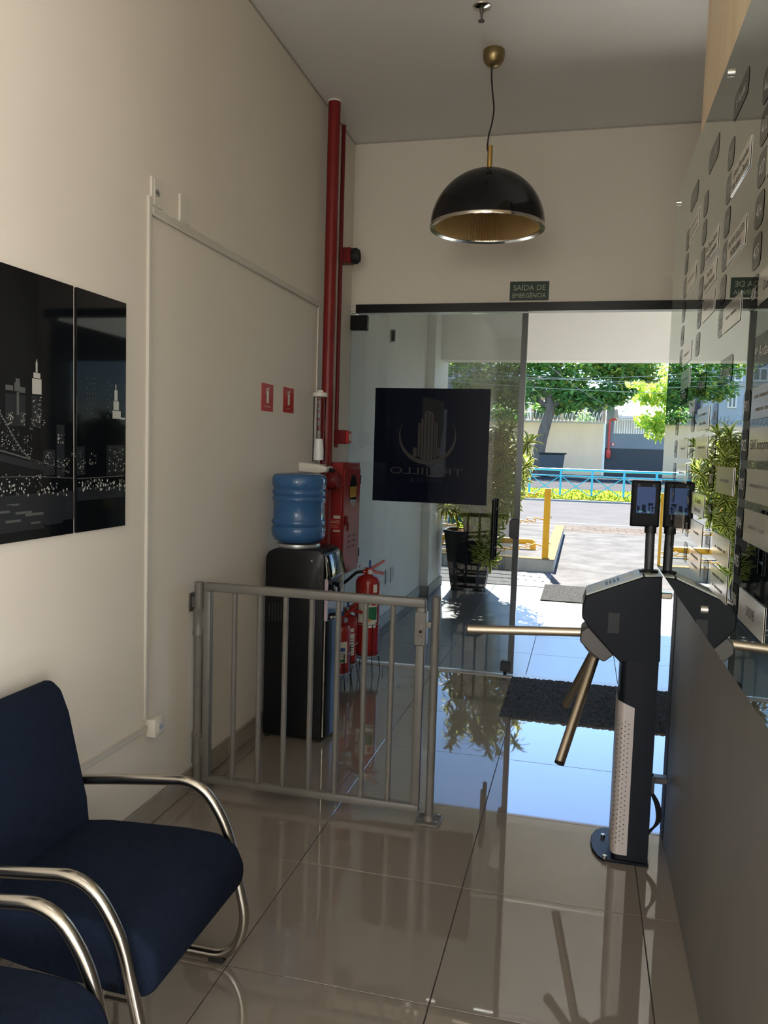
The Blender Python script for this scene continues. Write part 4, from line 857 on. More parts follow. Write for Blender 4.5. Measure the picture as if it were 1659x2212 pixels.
# fire extinguishers
def extinguisher(x, y, zb_, zs, r, lab, hose, ang, kind):
    t = thing('fire_extinguisher', lab, 'fire extinguisher', (x, y, 0), 'fire extinguishers by the glass door')
    h = zs-zb_
    obj('cylinder', MB().lathe([(0.0, zb_), (r*0.92, zb_), (r, zb_+0.012), (r, zs-r*0.62), (r*0.96, zs-r*0.40), (r*0.80, zs-r*0.16), (r*0.5, zs-0.004), (r*0.28, zs+0.006), (0.0, zs+0.008)], (x, y, 0), 32), m_redext, t)
    obj('base_band', MB().lathe([(r+0.001, zb_+0.02), (r+0.002, zb_+0.024), (r+0.001, zb_+0.028)], (x, y, 0), 32), m_red, t)
    ca, sa = math.cos(ang), math.sin(ang)
    def w(u, v, z): return (x+u*ca-v*sa, y+u*sa+v*ca, z)
    vb = MB(); vb.cyl(w(0, 0, zs), w(0, 0, zs+0.05), 0.022, n=14); vb.cyl(w(0, 0, zs+0.02), w(-0.035, 0, zs+0.02), 0.014, n=12); obj('valve', vb, m_chr if kind == 'b' else m_redext, t)
    g = MB(); g.cyl(w(0.012, -0.02, zs+0.025), w(0.014, -0.034, zs+0.025), 0.016, n=16); obj('gauge', g, m_silv, t)
    l1 = MB(); l1.prism([(-0.02, 0.045), (0.012, 0.05), (0.10, 0.105), (0.108, 0.098), (0.10, 0.088), (0.02, 0.032)], 'y', -0.012, 0.012, bev=0.003); l1.xform(Matrix.Translation((x, y, zs)) @ Matrix.Rotation(ang, 4, 'Z')); obj('lever', l1, m_redext, t)
    l2 = MB(); l2.prism([(0.0, 0.03), (0.03, 0.036), (0.10, 0.022), (0.11, 0.008), (0.10, 0.004), (0.02, 0.018)], 'y', -0.012, 0.012, bev=0.003); l2.xform(Matrix.Translation((x, y, zs)) @ Matrix.Rotation(ang, 4, 'Z')); obj('carry_handle', l2, m_redext, t)
    pn = MB(); pn.tube([w(-0.045+0.017*math.cos(a), 0, zs+0.05+0.02*math.sin(a)) for a in [k*math.pi/8 for k in range(16)]], 0.002, 5, closed=True); pn.cyl(w(-0.03, 0, zs+0.045), w(0.035, 0, zs+0.042), 0.002, n=5); obj('safety_pin', pn, m_chr, t)
    obj('seal', B(x+0.005, x+0.02, y-0.014, y-0.011, zs+0.05, zs+0.10), m_lblue, t)
    if hose: obj('hose', MB().tube(smooth_path([w(*p_[:2], p_[2]) for p_ in hose], 6), 0.010, 10), m_rub, t)
    # label wrapped on the side towards the room
    def patch(nm, a0, a1, z0, z1, mat, k=1.006): obj(nm, MB().lathe([(r*k, z0), (r*k, z1)], (x, y, 0), 12, arc=a1-a0, a0=a0, xd=(1, 0, 0)), mat, t)
    f0 = R(-100)
    if kind == 'a':
        patch('label', f0-R(20), f0+R(75), zb_+h*0.42, zb_+h*0.74, m_label); patch('label_band', f0+R(8), f0+R(72), zb_+h*0.46, zb_+h*0.62, m_lgreen, 1.012); patch('label_icon', f0+R(10), f0+R(34), zb_+h*0.64, zb_+h*0.71, m_lgreen, 1.012); patch('label_icon', f0+R(42), f0+R(66), zb_+h*0.64, zb_+h*0.71, m_redsign, 1.012); patch('inspection_tag', f0+R(15), f0+R(68), zb_+h*0.36, zb_+h*0.43, m_label, 1.012); patch('maker_label', f0+R(12), f0+R(40), zb_+h*0.44, zb_+h*0.475, m_lorange, 1.018)
        patch('badge', f0+R(50), f0+R(72), zb_+h*0.80, zb_+h*0.90, m_label)
    elif kind == 'b':
        patch('label', f0-R(35), f0+R(75), zb_+h*0.18, zb_+h*0.64, m_label); patch('inspection_tag', f0+R(5), f0+R(70), zb_+h*0.67, zb_+h*0.75, m_label); patch('label_band', f0-R(4), f0+R(10), zb_+h*0.30, zb_+h*0.58, m_lorange, 1.014)
        for k in range(6): patch('label_line', f0+R(22), f0+R(70), zb_+h*(0.22+0.06*k), zb_+h*(0.235+0.06*k), m_ink, 1.014)
        tx = MB(); aa = f0-R(14); tx.text('EXTINTOR', (x+r*1.02*math.cos(aa), y+r*1.02*math.sin(aa), zb_+h*0.43), (0, 0, 1), (math.sin(aa), -math.cos(aa), 0), 0.016, h*0.30); obj('lettering', tx, m_ink, t, smooth=False)
    else:
        patch('label', f0-R(40), f0+R(70), zb_+h*0.22, zb_+h*0.66, m_label); patch('label_band', f0-R(30), f0+R(55), zb_+h*0.46, zb_+h*0.54, m_lblue, 1.014); patch('label_band', f0-R(30), f0+R(55), zb_+h*0.24, zb_+h*0.30, m_lgreen, 1.014); patch('label_icon', f0, f0+R(30), zb_+h*0.70, zb_+h*0.80, m_lorange); patch('inspection_tag', f0-R(30), f0+R(30), zb_+h*0.13, zb_+h*0.20, m_label)
        for k in range(4): patch('label_line', f0-R(30), f0+R(55), zb_+h*(0.33+0.03*k), zb_+h*(0.34+0.03*k), m_ink, 1.014)
    rg = MB(); rr = r+0.004
    for z_ in (zb_-0.004, zb_+h*0.40): rg.tube([(x+rr*math.cos(a), y+rr*math.sin(a), z_) for a in [k*math.pi/12 for k in range(24)]], 0.003, 5, closed=True)
    obj('stand_ring', rg, m_wire, t)
    for k in range(4):
        a = R(40)+k*math.pi/2; obj('stand_leg', MB().tube([(x+rr*math.cos(a), y+rr*math.sin(a), zb_+h*0.40), (x+rr*math.cos(a), y+rr*math.sin(a), zb_-0.004), (x+(rr+0.02)*math.cos(a), y+(rr+0.02)*math.sin(a), 0.0)], 0.003, 5), m_cable, t)
extinguisher(-1.352, 5.10, 0.135, 0.665, 0.083, 'tallest red extinguisher with green label, black hose and wire stand', [(-0.03, 0, 0.685), (-0.08, 0.01, 0.675), (-0.14, 0.02, 0.62), (-0.19, 0.02, 0.585), (-0.225, 0.02, 0.575)], 0.2, 'a')
extinguisher(-1.445, 4.93, 0.115, 0.425, 0.072, 'medium red extinguisher with orange and white label, middle of three', [(-0.03, 0, 0.445), (-0.06, -0.03, 0.44), (-0.08, -0.05, 0.36), (-0.08, -0.05, 0.25)], 0.5, 'b')
extinguisher(-1.425, 4.745, 0.10, 0.405, 0.060, 'smallest red extinguisher, nearest the black water dispenser', None, 0.9, 'c')

# ================================================================== gate
def round_bar(p0, p1, r, n=14): return MB().cyl(p0, p1, r, n=n)
YG = 3.10
gp = thing('gate_post', 'short grey gate post fixed to the left wall', 'post', (-1.565, YG, 0))
obj('tube', round_bar((-1.565, YG, 0.006), (-1.565, YG, 0.912), 0.020, 20), m_grey, gp); obj('base_plate', B(-1.597, -1.515, YG-0.045, YG+0.045, 0, 0.008, bev=0.002), m_grey, gp)
wbk = MB(); wbk.box(-1.598, -1.565, YG-0.012, YG+0.012, 0.80, 0.85, bev=0.003); wbk.box(-1.5985, -1.592, YG-0.03, YG+0.03, 0.785, 0.865, bev=0.002); obj('wall_bracket', wbk, m_hub, gp)
for a, b_ in ((-1.585, -0.03), (-1.525, -0.03), (-1.525, 0.03), (-1.585, 0.03)): obj('bolt', MB().cyl((a, YG+b_, 0.008), (a, YG+b_, 0.014), 0.006, n=6), m_grey, gp)
g2 = thing('gate_post', 'grey gate post standing free on a bolted floor plate', 'post', (-0.541, YG+0.01, 0))
obj('tube', round_bar((-0.541, YG+0.01, 0.006), (-0.541, YG+0.01, 0.921), 0.0165, 20), m_grey, g2); obj('base_plate', B(-0.591, -0.491, YG-0.04, YG+0.06, 0, 0.010, bev=0.003), m_grey, g2)
obj('weld', MB().lathe([(0.026, 0.010), (0.022, 0.02), (0.0165, 0.028)], (-0.541, YG+0.01, 0), 18), m_grey, g2)
for a in (-0.575, -0.507):
    for b_ in (-0.024, 0.044): obj('bolt', MB().cyl((a, YG+b_, 0.010), (a, YG+b_, 0.018), 0.0075, n=8), m_chr, g2)
sg_ = thing('swing_gate', 'grey tubular steel swing gate with seven upright bars', 'gate', (-1.05, YG, 0.04))
zt0, zt1, zb0, zb1 = 0.876, 0.914, 0.038, 0.072
def rail(x0, x1, z0, z1): return B(x0, x1, YG-0.018, YG+0.018, z0, z1, bev=0.010, seg=2)
obj('top_rail', rail(-1.540, -0.580, zt0, zt1), m_grey, sg_); obj('bottom_rail', rail(-1.540, -0.580, zb0, zb1), m_grey, sg_)
obj('stile', B(-1.540, -1.504, YG-0.018, YG+0.018, zb1-0.004, zt0+0.004, bev=0.009, seg=2), m_grey, sg_); obj('stile', B(-0.616, -0.580, YG-0.018, YG+0.018, zb1-0.004, zt0+0.004, bev=0.009, seg=2), m_grey, sg_)
for k in range(7): obj('upright_bar', round_bar((-1.400+k*0.1143, YG, zb1-0.006), (-1.400+k*0.1143, YG, zt0+0.006), 0.0115, 14), m_grey, sg_)
for z0, z1 in ((0.68, 0.80), (0.125, 0.255)):
    hg = MB(); hg.lathe([(0.0205, z0), (0.0255, z0+0.002), (0.0255, z0+0.018), (0.0235, z0+0.022), (0.0235, z1-0.022), (0.0255, z1-0.018), (0.0255, z1-0.002), (0.0205, z1)], (-1.565, YG, 0), 20); hg.box(-1.545, -1.535, YG-0.012, YG+0.012, z0+0.03, z1-0.02); obj('hinge', hg, m_grey, sg_)
lk_ = obj('lock_box', B(-0.622, -0.574, YG-0.022, YG+0.022, 0.725, 0.862, bev=0.004), m_grey, sg_)
ec = MB(); ec.box(-0.604, -0.586, YG-0.0245, YG-0.022, 0.757, 0.807, bev=0.001); obj('cylinder_plate', ec, m_chr, lk_)
obj('keyhole', MB().cyl((-0.595, YG-0.026, 0.785), (-0.595, YG-0.0245, 0.785), 0.007, n=12), m_blk, lk_)
obj('bolt_tongue', B(-0.574, -0.556, YG-0.008, YG+0.008, 0.80, 0.822), m_chr, lk_)

# ================================================================== turnstile
tsx = thing('turnstile', 'black tripod turnstile with steel arms beside the right wall', 'turnstile', (0.22, 3.10, 0))
ty0, ty1 = 3.00, 3.19
def TP(zx, zy, Y=ty0): p = on_y(1240+zx/6.9125, 1200+zy/6.9125, Y); return (p.x, p.z)
hs = [TP(180, 600), TP(1045, 318), TP(1320, 318), TP(1285, 1600), TP(690, 1600), TP(600, 1505), TP(215, 1070), TP(115, 925), TP(130, 730)]
hb = MB(); hb.prism(hs, 'y', ty0, ty1, bev=0.004); obj('housing', hb, m_turn, tsx)
pc = [(0.296, ty0+0.0005), (0.296, ty1-0.001), (0.192, ty1-0.001)]
for k in range(7): a_ = R(90+15*k); pc.append((0.192+0.024*math.cos(a_), ty1-0.025+0.024*math.sin(a_)))
for k in range(7): a_ = R(180+15*k); pc.append((0.192+0.024*math.cos(a_), ty0+0.0245+0.024*math.sin(a_)))
c0 = MB(); c0.prism(pc, 'z', 0.011, 0.80); obj('column', c0, m_turn, tsx)
# sloping control panel on the lid
a0 = Vector((hs[0][0], 0, hs[0][1])); a1 = Vector((hs[1][0], 0, hs[1][1])); dv = (a1-a0).normalized(); nv = Vector((-dv.z, 0, dv.x))
if nv.z < 0: nv = -nv
L_ = (a1-a0).length
def panel(u0, u1, v0, v1, lo, hi):
    mb = MB(); vs = []
    for h_ in (lo, hi):
        for u, v_ in ((u0, v0), (u1, v0), (u1, v1), (u0, v1)):
            p_ = a0+dv*(u*L_)+nv*h_; vs.append(mb.bm.verts.new((p_.x, ty0+v_*(ty1-ty0), p_.z)))
    for q_ in ((3, 2, 1, 0), (4, 5, 6, 7), (0, 1, 5, 4), (1, 2, 6, 5), (2, 3, 7, 6), (3, 0, 4, 7)): mb.bm.faces.new([vs[i] for i in q_])
    return mb
cpn = obj('control_panel', panel(0.01, 0.99, 0.02, 0.98, 0.0, 0.006), m_tpan, tsx, smooth=False)
obj('display', panel(0.14, 0.30, 0.28, 0.62, 0.006, 0.0066), m_label, cpn, smooth=False)
for k in range(4): obj('button', panel(0.36+k*0.068, 0.40+k*0.068, 0.28, 0.66, 0.006, 0.0075), M('key_grey', (0.12, 0.125, 0.14), 0.5) if k == 0 else bpy.data.materials['key_grey'], cpn, smooth=False)
obj('display', panel(0.68, 0.86, 0.30, 0.68, 0.006, 0.0066), m_label, cpn, smooth=False)
obj('lid_plate', B(hs[1][0]+0.004, 0.293, ty0+0.004, ty1-0.004, hs[1][1]-0.002, hs[1][1]+0.006, bev=0.002), m_tpan, tsx)
p0, p1 = TP(515, 850), TP(670, 1165); obj('side_hatch', B(p0[0], p1[0], ty0-0.0015, ty0+0.001, p1[1], p0[1], bev=0.0005), M('hatch_black', (0.02, 0.022, 0.026), 0.5), tsx)
# hub and arms: axis leans 45 degrees out and down
HC = Vector((0.105, 3.095, 0.815)); ax = Vector((-1, 0, -1)).normalized()
hp_ = [TP(215, 1075), TP(105, 1155), TP(85, 1300), TP(225, 1455), TP(415, 1600), TP(460, 1608), TP(600, 1505)]
hbm = MB(); hbm.prism(hp_, 'y', ty0+0.02, ty1-0.02, bev=0.004); obj('hub', hbm, m_hub, tsx)
obj('hub_boss', MB().cyl(HC+ax*0.02, HC+ax*0.075, 0.036, 0.030, n=20), m_hub, tsx)
tip = on_y(1011, 1359, 3.095)
for k, (dirv, L0, L1) in enumerate(((Vector((-1, 0, -0.015)), 0.05, None), (Vector((-.25, -.612, -.75)), 0.03, 0.45), (Vector((-.25, .612, -.75)), 0.03, 0.45))):
    if k == 0: s_, e_ = Vector((0.04, 3.095, 0.832)), Vector((tip.x, 3.095, tip.z))
    else: s_ = HC+Vector((-0.02, 0.02*(-1 if k == 1 else 1), -0.03)); e_ = s_+dirv.normalized()*(0.47 if k == 1 else 0.44)
    am = obj('arm', MB().cyl(s_, e_, 0.0175, n=24), m_steel, tsx)
    obj('end_cap', MB().cyl(e_, e_+(e_-s_).normalized()*0.004, 0.0172, n=20), m_blk, am)
# curved perforated cover
cv = MB(); prof = [(0.222, ty0-0.001), (0.19, ty0-0.001)]
for k in range(9): a = R(-90-k*90/8); prof.append((0.19+0.027*math.cos(a), ty0+0.026+0.027*math.sin(a)))
prof.append((0.163, ty1-0.02))
lo_ = [cv.bm.verts.new((x_, y_, 0.03)) for x_, y_ in prof]; hi_ = [cv.bm.verts.new((x_, y_, 0.587+0.02*min(1, max(0, (0.222-x_)/0.05)))) for x_, y_ in prof]
for i in range(len(prof)-1): cv.bm.faces.new((lo_[i], lo_[i+1], hi_[i+1], hi_[i]))
cov = obj('perforated_cover', cv, m_cover, tsx)
ho = MB()
for r_ in range(26):
    for c_ in range(4):
        z_ = 0.075+r_*0.018+(0.009 if c_ % 2 else 0)
        if c_ < 2:
            x_ = 0.205-c_*0.013; ho.cyl((x_, ty0-0.0012, z_), (x_, ty0-0.002, z_), 0.0022, n=6)
        else:
            a = R(-110-(c_-2)*32); c = Vector((0.19+0.0272*math.cos(a), ty0+0.026+0.0272*math.sin(a), z_)); d = Vector((math.cos(a), math.sin(a), 0)); ho.cyl(c, c+d*0.001, 0.0022, n=6)
hh = obj('hole', ho, m_rub, cov, smooth=False); hh['kind'] = 'stuff'
bpg = MB(); pol = [(0.30, 2.99), (0.30, 3.255), (0.15, 3.255), (0.115, 3.225), (0.098, 3.17), (0.094, 3.115), (0.10, 3.06), (0.118, 3.01), (0.135, 2.99)]
bpg.prism(pol, 'z', 0.0, 0.011, bev=0.002); obj('base_plate', bpg, m_turn, tsx)
for c in ((1302, 1806), (1306, 1852)):
    q = on_z(c[0], c[1], 0.014); obj('bolt', MB().cyl((q.x, q.y, 0.011), (q.x, q.y, 0.022), 0.008, n=12), m_chr, tsx)
bt = MB(); bt.box(0.296, 0.335, 3.06, 3.10, 0.985, 1.008, bev=0.003); obj('wall_tie', bt, m_steel, tsx)
bt = MB(); bt.box(0.297, 0.362, 3.10, 3.14, 0.275, 0.30, bev=0.003); bt.box(0.297, 0.315, 3.095, 3.145, 0.235, 0.30, bev=0.003); obj('wall_tie', bt, m_hub, tsx)
for k in range(3): obj('cable', MB().tube(smooth_path([(0.305, 3.10+k*0.012, 0.24), (0.325+k*0.006, 3.09+k*0.012, 0.19), (0.328+k*0.007, 3.09+k*0.01, 0.13), (0.297, 3.09+k*0.01, 0.075)], 6), 0.0045, 8), m_cable, tsx)
# face reader on its pole
fr_ = thing('face_reader', 'black face recognition terminal on a short pole over the turnstile', 'access terminal', (0.25, 3.09, 1.09))
zl = hs[1][1]+0.006
obj('pole', MB().cyl((0.2505, 3.09, zl), (0.2485, 3.09, 1.245), 0.0165, n=20), M('pole_grey', (0.05, 0.052, 0.058), 0.35, 0.5), fr_)
obj('pole_flange', MB().lathe([(0.0, 0.0), (0.034, 0.0), (0.034, 0.007), (0.022, 0.012), (0.0, 0.012)], (0.2505, 3.09, zl), 24), m_blk, fr_)
obj('pole_collar', MB().cyl((0.2485, 3.09, 1.222), (0.2485, 3.09, 1.25), 0.021, n=20), m_blk, fr_)
q = on_y(1366, 1037, 3.068); q2 = on_y(1425, 1140, 3.068)
x0, x1_, z0, z1 = q.x, 0.276, q2.z, q.z
obj('body', B(x0, x1_, 3.07, 3.095, z0, z1, bev=0.004, seg=2), m_bezel, fr_)
obj('screen_bezel', B(x0+0.006, x1_-0.006, 3.068, 3.0705, z0+0.006, z1-0.006, bev=0.001), m_bezel, fr_)
s1 = on_y(1377, 1051, 3.067); s2 = on_y(1414, 1110, 3.067)
sc_ = obj('screen', B(s1.x, s2.x, 3.0672, 3.0682, s2.z, s1.z), M('lit_screen', (0.004, 0.005, 0.01), 0.4, spec=0.0, emit=((0.14, 0.20, 0.40), 0.16)), fr_, smooth=False)
w = s2.x-s1.x; hgt = s1.z-s2.z; pic = MB()
def sq(u0, u1, v0, v1): pic.poly([(s1.x+u0*w, 3.0670, s2.z+v0*hgt), (s1.x+u1*w, 3.0670, s2.z+v0*hgt), (s1.x+u1*w, 3.0670, s2.z+v1*hgt), (s1.x+u0*w, 3.0670, s2.z+v1*hgt)])
sq(.03, .18, .10, .27); sq(.30, .50, .10, .33); sq(.34, .52, .04, .12); sq(.66, .72, .08, .36); sq(.62, .90, .30, .40); sq(.80, .97, .20, .26); sq(.84, .9, .06, .2)
obj('screen_image', pic, M('screen_dark', (0.004, 0.006, 0.01), 0.4, spec=0.0, emit=((0.03, 0.05, 0.08), 0.12)), sc_, smooth=False)
pic = MB(); sq(.16, .26, .03, .10); sq(.6, .72, .03, .08); sq(.3, .36, .05, .1); obj('screen_image', pic, M('screen_green', (0.01, 0.02, 0.02), 0.4, emit=((0.2, 0.8, 0.65), 0.14)), sc_, smooth=False)
for u in (0.25, 0.75): obj('camera_lens', MB().cyl((x0+u*(x1_-x0), 3.0685, z1-0.017), (x0+u*(x1_-x0), 3.0672, z1-0.017), 0.004, n=12), m_blk, fr_)

# ================================================================== pendant lamp and sprinkler
LX, LY = -0.548, 4.272
pn = thing('pendant_lamp', 'black dome pendant lamp with gold pleated lining', 'pendant lamp', (LX, LY, 2.66))
obj('ceiling_canopy', MB().lathe([(0.0, 3.462), (0.018, 3.464), (0.036, 3.474), (0.050, 3.494), (0.056, 3.52), (0.055, 3.545), (0.05, 3.55), (0.0, 3.55)], (LX, LY, 0), 32), m_oldbr, pn)
cdp_ = [on_y(1062, 147, LY), on_y(1062, 170, LY), on_y(1064, 200, LY), on_y(1067, 235, LY), on_y(1063, 265, LY), on_y(1056, 292, LY), on_y(1053, 315, LY), on_y(1054, 326, LY), on_y(1059, 333, LY)]
obj('cord', MB().tube(smooth_path(cdp_, 5), 0.0042, 8), m_cable, pn)
obj('steel_wire', MB().cyl((LX, LY, 3.07), (LX, LY, 3.47), 0.0009, n=5), m_wire, pn)
obj('stem', MB().cyl((LX, LY, 2.945), (LX, LY, 3.075), 0.0135, n=20), m_brass, pn)
Rd, zr0 = 0.297, 2.663; prf = []
for k in range(19): a = R(90*k/18); prf.append((max(0.0, Rd*math.sin(a)) if k else 0.0, zr0+0.292*math.cos(a)))
obj('shade', MB().lathe(prf, (LX, LY, 0), 64), m_blkgl, pn)
obj('rim', MB().lathe([(0.2975, zr0+0.006), (0.2985, zr0-0.004), (0.296, zr0-0.010), (0.272, zr0-0.004), (0.270, zr0+0.004)], (LX, LY, 0), 64), m_chr, pn)
pm_ = MB(); n = 100; rows = []
for k in range(9):
    a = R(12+78*k/8); row = []
    for i in range(2*n):
        rr = (0.277 if i % 2 else 0.257)*math.sin(a); zz = zr0+0.255*math.cos(a); t_ = math.pi*i/n
        row.append(pm_.bm.verts.new((LX+rr*math.cos(t_), LY+rr*math.sin(t_), zz)))
    rows.append(row)
for A, Bq in zip(rows, rows[1:]):
    for i in range(2*n): pm_.bm.faces.new((A[i], A[(i+1) % (2*n)], Bq[(i+1) % (2*n)], Bq[i]))
obj('pleated_lining', pm_, m_pleat, pn, smooth=False)
obj('lamp_holder', MB().cyl((LX, LY, 2.86), (LX, LY, 2.94), 0.02, n=16), m_blk, pn)
obj('bulb', MB().lathe([(0.0, 2.735), (0.028, 2.742), (0.046, 2.765), (0.05, 2.79), (0.04, 2.825), (0.02, 2.86), (0.0, 2.862)], (LX, LY, 0), 24), m_bulb, pn)
sx, sy = on_z(1041, 14, ZC).x, on_z(1041, 14, ZC).y
sp_ = thing('sprinkler', 'chrome ceiling sprinkler head above the pendant lamp', 'sprinkler', (sx, sy, ZC-0.07))
obj('escutcheon', MB().lathe([(0.0, -0.012), (0.022, -0.012), (0.042, -0.004), (0.044, 0.0)], (sx, sy, ZC), 28), m_chr, sp_)
obj('frame', MB().lathe([(0.011, -0.012), (0.009, -0.03), (0.006, -0.034), (0.0045, -0.06), (0.0, -0.062)], (sx, sy, ZC), 14), m_hub, sp_)
df = MB(); df.cyl((sx, sy, ZC-0.062), (sx, sy, ZC-0.066), 0.014, n=14)
for k in range(8): a = k*math.pi/4; df.box(sx+0.013*math.cos(a)-0.002, sx+0.013*math.cos(a)+0.002, sy+0.013*math.sin(a)-0.002, sy+0.013*math.sin(a)+0.002, ZC-0.068, ZC-0.062)
obj('deflector', df, m_hub, sp_)

# ================================================================== mat inside the door
mt = MB(); nx, ny = 150, 105; mx0, mx1, my0, my1 = -0.40, 0.80, 4.515, 5.315; vg = []
rd = random.Random(3)
for j in range(ny+1):
    row = []
    for i in range(nx+1):
        e_ = 1 if 0 < i < nx and 0 < j < ny else 0
        row.append(mt.bm.verts.new((mx0+(mx1-mx0)*i/nx+rd.uniform(-.004, .004), my0+(my1-my0)*j/ny+rd.uniform(-.004, .004), (0.010+rd.random()*0.010) if e_ else 0.0005)))
    vg.append(row)
for j in range(ny):
    for i in range(nx): mt.bm.faces.new((vg[j][i], vg[j][i+1], vg[j+1][i+1], vg[j+1][i]))
tag(obj('door_mat', mt, m_mat, None, smooth=False, origin=(0.2, 4.9, 0)), 'dark looped door mat on the tiles inside the open doorway', 'mat')

# ================================================================== chairs
def cushion(name, parent, x0, x1, y0, y1, z0, z1, bev, seg=4): return B(x0, x1, y0, y1, z0, z1, bev=bev, seg=seg)
def chair(yc, lab):
    t = thing('armchair', lab, 'chair', (-1.15, yc, 0), 'blue waiting chairs along the left wall')
    y0, y1 = yc-0.245, yc+0.245
    st = MB(); st.prism([(-1.43, 0.285), (-1.43, 0.375), (-1.30, 0.395), (-1.05, 0.408), (-0.95, 0.405), (-0.895, 0.375), (-0.872, 0.325), (-0.874, 0.275), (-0.90, 0.245), (-0.96, 0.238), (-1.20, 0.255)], 'y', y0, y1, bev=0.03, seg=4); obj('seat', st, m_navy, t, ang=80)
    bk = MB(); bk.prism([(-1.365, 0.365), (-1.375, 0.45), (-1.435, 0.70), (-1.462, 0.765), (-1.492, 0.792), (-1.525, 0.788), (-1.54, 0.755), (-1.535, 0.70), (-1.475, 0.42), (-1.46, 0.345), (-1.41, 0.33)], 'y', y0, y1, bev=0.032, seg=4); obj('backrest', bk, m_navy, t, ang=80)
    for s_ in (-1, 1):
        yy = yc+s_*0.272
        pts = fillet([(-1.475, yy, 0.475), (-1.30, yy, 0.500), (-1.03, yy, 0.532), (-0.945, yy, 0.41), (-0.878, yy, 0.13), (-0.925, yy, 0.018), (-1.10, yy, 0.018), (-1.45, yy, 0.018), (-1.50, yy, 0.06), (-1.475, yy, 0.475)], [0.05, 0.11, 0.06, 0.11, 0.06, 0.02, 0.05, 0.05], 7)
        obj('tube_frame', MB().tube(pts, 0.0150, 14), m_tube, t)
        for xx in (-0.965, -1.42): obj('foot', B(xx-0.025, xx+0.022, yy-0.017, yy+0.017, 0.0, 0.016, bev=0.003), m_rub, t)
    for (xx, zz) in ((-1.30, 0.262), (-0.98, 0.262), (-1.49, 0.43)): obj('cross_tube', MB().cyl((xx, yc-0.272, zz if xx > -1.4 else 0.43), (xx, yc+0.272, zz if xx > -1.4 else 0.43), 0.011, n=10), m_tube, t)
    for s_ in (-1, 1):
        for xx in (-1.30, -0.98): obj('seat_strut', MB().cyl((xx, yc+s_*0.272, 0.262), (xx, yc+s_*0.272, 0.02 if xx < -1.2 else 0.50), 0.008, n=8) if xx < -1.2 else MB().cyl((xx, yc+s_*0.272, 0.262), (xx+0.075, yc+s_*0.272, 0.262), 0.010, n=8), m_tube, t)
    return t
chair(1.788, 'dark blue upholstered armchair with steel tube arms, beside the gate')
chair(1.128, 'dark blue upholstered armchair with steel tube arms, nearest the viewer')

# plates on the outside wall seen through the glass
for (px, y0_, y1_, lab) in ((835, 1232, 1258, 'white wall plate outside low on the porch wall, nearer one'), (846, 1226, 1253, 'white wall plate outside low on the porch wall, farther one')):
    a = on_x(px-3, y0_, XL); b_ = on_x(px+3, y1_, XL)
    t = thing('porch_plate', lab, 'wall plate', (XL, (a.y+b_.y)/2, b_.z)); obj('plate', B(XL, XL+0.01, a.y, b_.y, b_.z, a.z, bev=0.002), m_pla, t); obj('module', B(XL+0.01, XL+0.0115, a.y+0.03, b_.y-0.03, b_.z+0.015, a.z-0.015), m_silv, t)
a = on_x(843, 711, XL); t = thing('porch_wall_slot', 'slim handle-like slot high on the porch wall behind the glass', 'wall slot', (XL, a.y, a.z-0.12)); obj('case', B(XL, XL+0.05, a.y, a.y+0.06, on_x(843, 740, XL).z, a.z, bev=0.004), m_white, t); obj('side_strip', B(XL+0.012, XL+0.04, a.y-0.003, a.y, on_x(843, 740, XL).z+0.01, a.z-0.01), m_blkmat, t)  # handle-like wall slot built as a slim case, not a lamp
# ================================================================== floor directory on the right wall
XG = 0.28
dg = thing('directory_board', 'large reflective glass directory board with floor tags and name plates', 'directory board', (XG+0.01, 2.0, 1.095))
obj('glass', B(XG, XG+0.010, 0.55, 3.130, 1.095, 2.443, bev=0.0008), m_mir, dg, smooth=False)
for (y_, z_) in ((2.064, 2.392), (3.095, 2.405), (1.972, 1.150), (0.95, 2.392), (0.95, 1.150), (3.05, 1.150)):
    if (y_, z_) == (3.05, 1.150): continue
    so = MB(); so.cyl((XG-0.008, y_, z_), (XG, y_, z_), 0.0085, n=20); so.cyl((XG+0.010, y_, z_), (XR, y_, z_), 0.008, n=16); obj('standoff', so, m_chr, dg)
def rrect(mb, yc, zc, w, h, r, x):
    pts = []
    for (cy_, cz_, a0) in ((yc+w/2-r, zc+h/2-r, 0), (yc-w/2+r, zc+h/2-r, 90), (yc-w/2+r, zc-h/2+r, 180), (yc+w/2-r, zc-h/2+r, 270)):
        for k in range(4): a = R(a0+30*k); pts.append((x, cy_+r*math.cos(a), cz_+r*math.sin(a)))
    mb.poly(pts)
XT = XG-0.0008; RD, UP = (0, -1, 0), (0, 0, 1)
def dtag(yc, zc, w, h, words, hgt, wid):
    mb = MB(); rrect(mb, yc, zc, w, h, min(h, w)*0.28, XT); o = obj('number_tag', mb, m_tag, dg, smooth=False)
    tx = MB(); tx.text(words, (XT-0.0004, yc, zc), RD, UP, hgt, wid); obj('lettering', tx, m_tagl, o, smooth=False)
rnd = random.Random(9)
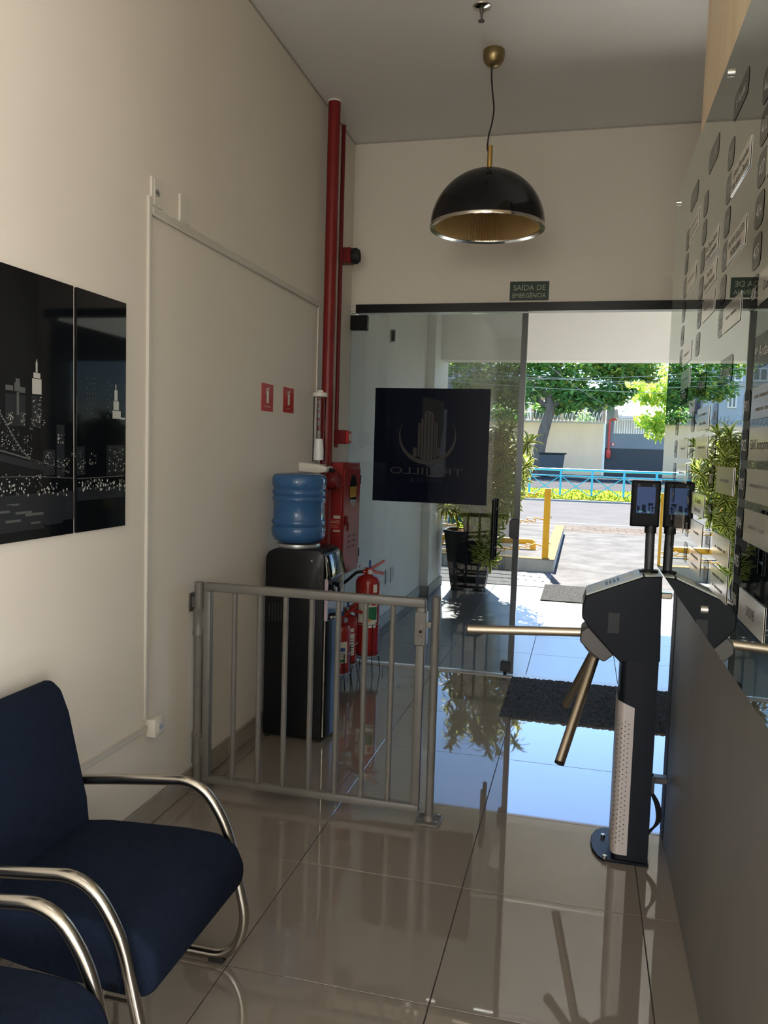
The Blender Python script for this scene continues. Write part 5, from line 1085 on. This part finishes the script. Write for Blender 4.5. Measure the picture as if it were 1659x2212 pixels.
def plate_(yc, zc, lines, w=0.208, h=0.057, sub=None):
    mb = MB(); mb.box(XT-0.0008, XT-0.0002, yc-w/2, yc+w/2, zc-h/2, zc+h/2); o = obj('name_plate', mb, m_plate, dg, smooth=False)
    tx = MB(); n = len(lines)
    for i, l in enumerate(lines):
        z = zc+(0.011 if n == 2 and i == 0 else -0.012 if n == 2 else 0)
        if l.startswith('#'):                     # lettering too small to read in the photograph: a row of strokes
            u = -0.5*float(l[1:])
            while u < 0.5*float(l[1:]):
                ww = rnd.uniform(0.010, 0.026); tx.poly([(XT-0.0011, yc-u*w, z-0.0028), (XT-0.0011, yc-(u+ww)*w, z-0.0028), (XT-0.0011, yc-(u+ww)*w, z+0.0028), (XT-0.0011, yc-u*w, z+0.0028)]); u += ww+(0.012 if rnd.random() < 0.85 else 0.05)
        else: tx.text(l, (XT-0.0011, yc+ (w*0.0), z), RD, UP, 0.0145 if n == 2 else 0.018, min(w*0.86, 0.0098*len(l)))
    obj('lettering', tx, m_ink2 if lines[0].startswith('#') else m_ink, o, smooth=False)
HY = (2.632, 2.264, 1.900, 1.536); NY = (2.742, 2.362, 1.985, 1.622); PY = (2.590, 2.203, 1.847, 1.476)
ZU = [2.186-0.0748*k for k in range(8)]; ZL = [1.600-0.0722*k for k in range(6)]
for c in range(4):
    dtag(HY[c], 2.286-0.006*c, 0.165, 0.058, '%dº Andar' % (c+1), 0.022, 0.115)
    for r_ in range(6):
        dtag(NY[c], ZU[r_]-0.002*c, 0.076, 0.062, '%d%02d' % (c+1, r_+1), 0.024, 0.046)
    dtag(HY[c]-0.02, 1.690, 0.165, 0.058, '%dº Andar' % (c+6), 0.022, 0.115)
    for r_ in range(6):
        dtag(NY[c], ZL[r_], 0.070, 0.056, '%d%02d' % (c+6, r_+1), 0.022, 0.044)
PL = {(0, 0): ['#.7', '#.8'], (0, 2): ['#.75'], (1, 2): ['Dra. Mayara Osório', 'Cirurgiã dentista'], (1, 3): ['Mix Depil', 'Estética Avançada'], (1, 4): ['#.5'], (2, 1): ['Liliane Fernandes', 'Hair Salon e Beauty'], (2, 3): ['MIX PRIME SOLUÇÕES', 'IMOBILIÁRIAS'], (2, 5): ['#.6'], (3, 1): ['#.7', '#.6'], (3, 2): ['Dra. Silvia', 'Arquitetura'], (3, 5): ['Duana Odonto'], (0, 5): ['#.6'], (0, 6): ['#.6']}
for (c, r_), l in PL.items(): plate_(PY[c], ZU[r_]-0.003*c, l)
PLL = {(0, 1): ['#.5'], (0, 2): ['#.6'], (0, 4): ['#.6', '#.5'], (1, 0): ['#.7', '#.5'], (1, 1): ['#.6'], (1, 3): ['Saf Gestão', 'Empresarial'], (1, 4): ['#.5'], (1, 5): ['#.6', '#.5'], (2, 2): ['#.5'], (2, 4): ['#.6'], (2, 5): ['#.7', '#.6'], (3, 0): ['#.8', '#.7'], (3, 1): ['EAHS Incorporadora'], (3, 2): ['#.7'], (3, 3): ['#.6'], (3, 5): ['UHKSWEB']}
for (c, r_), l in PLL.items(): plate_((2.545, 2.17, 1.805, 1.468)[c], ZL[r_], l)
dg.rotation_euler.z = R(0.235)                    # the board hangs very slightly out of square
dg.location.x += 0.007
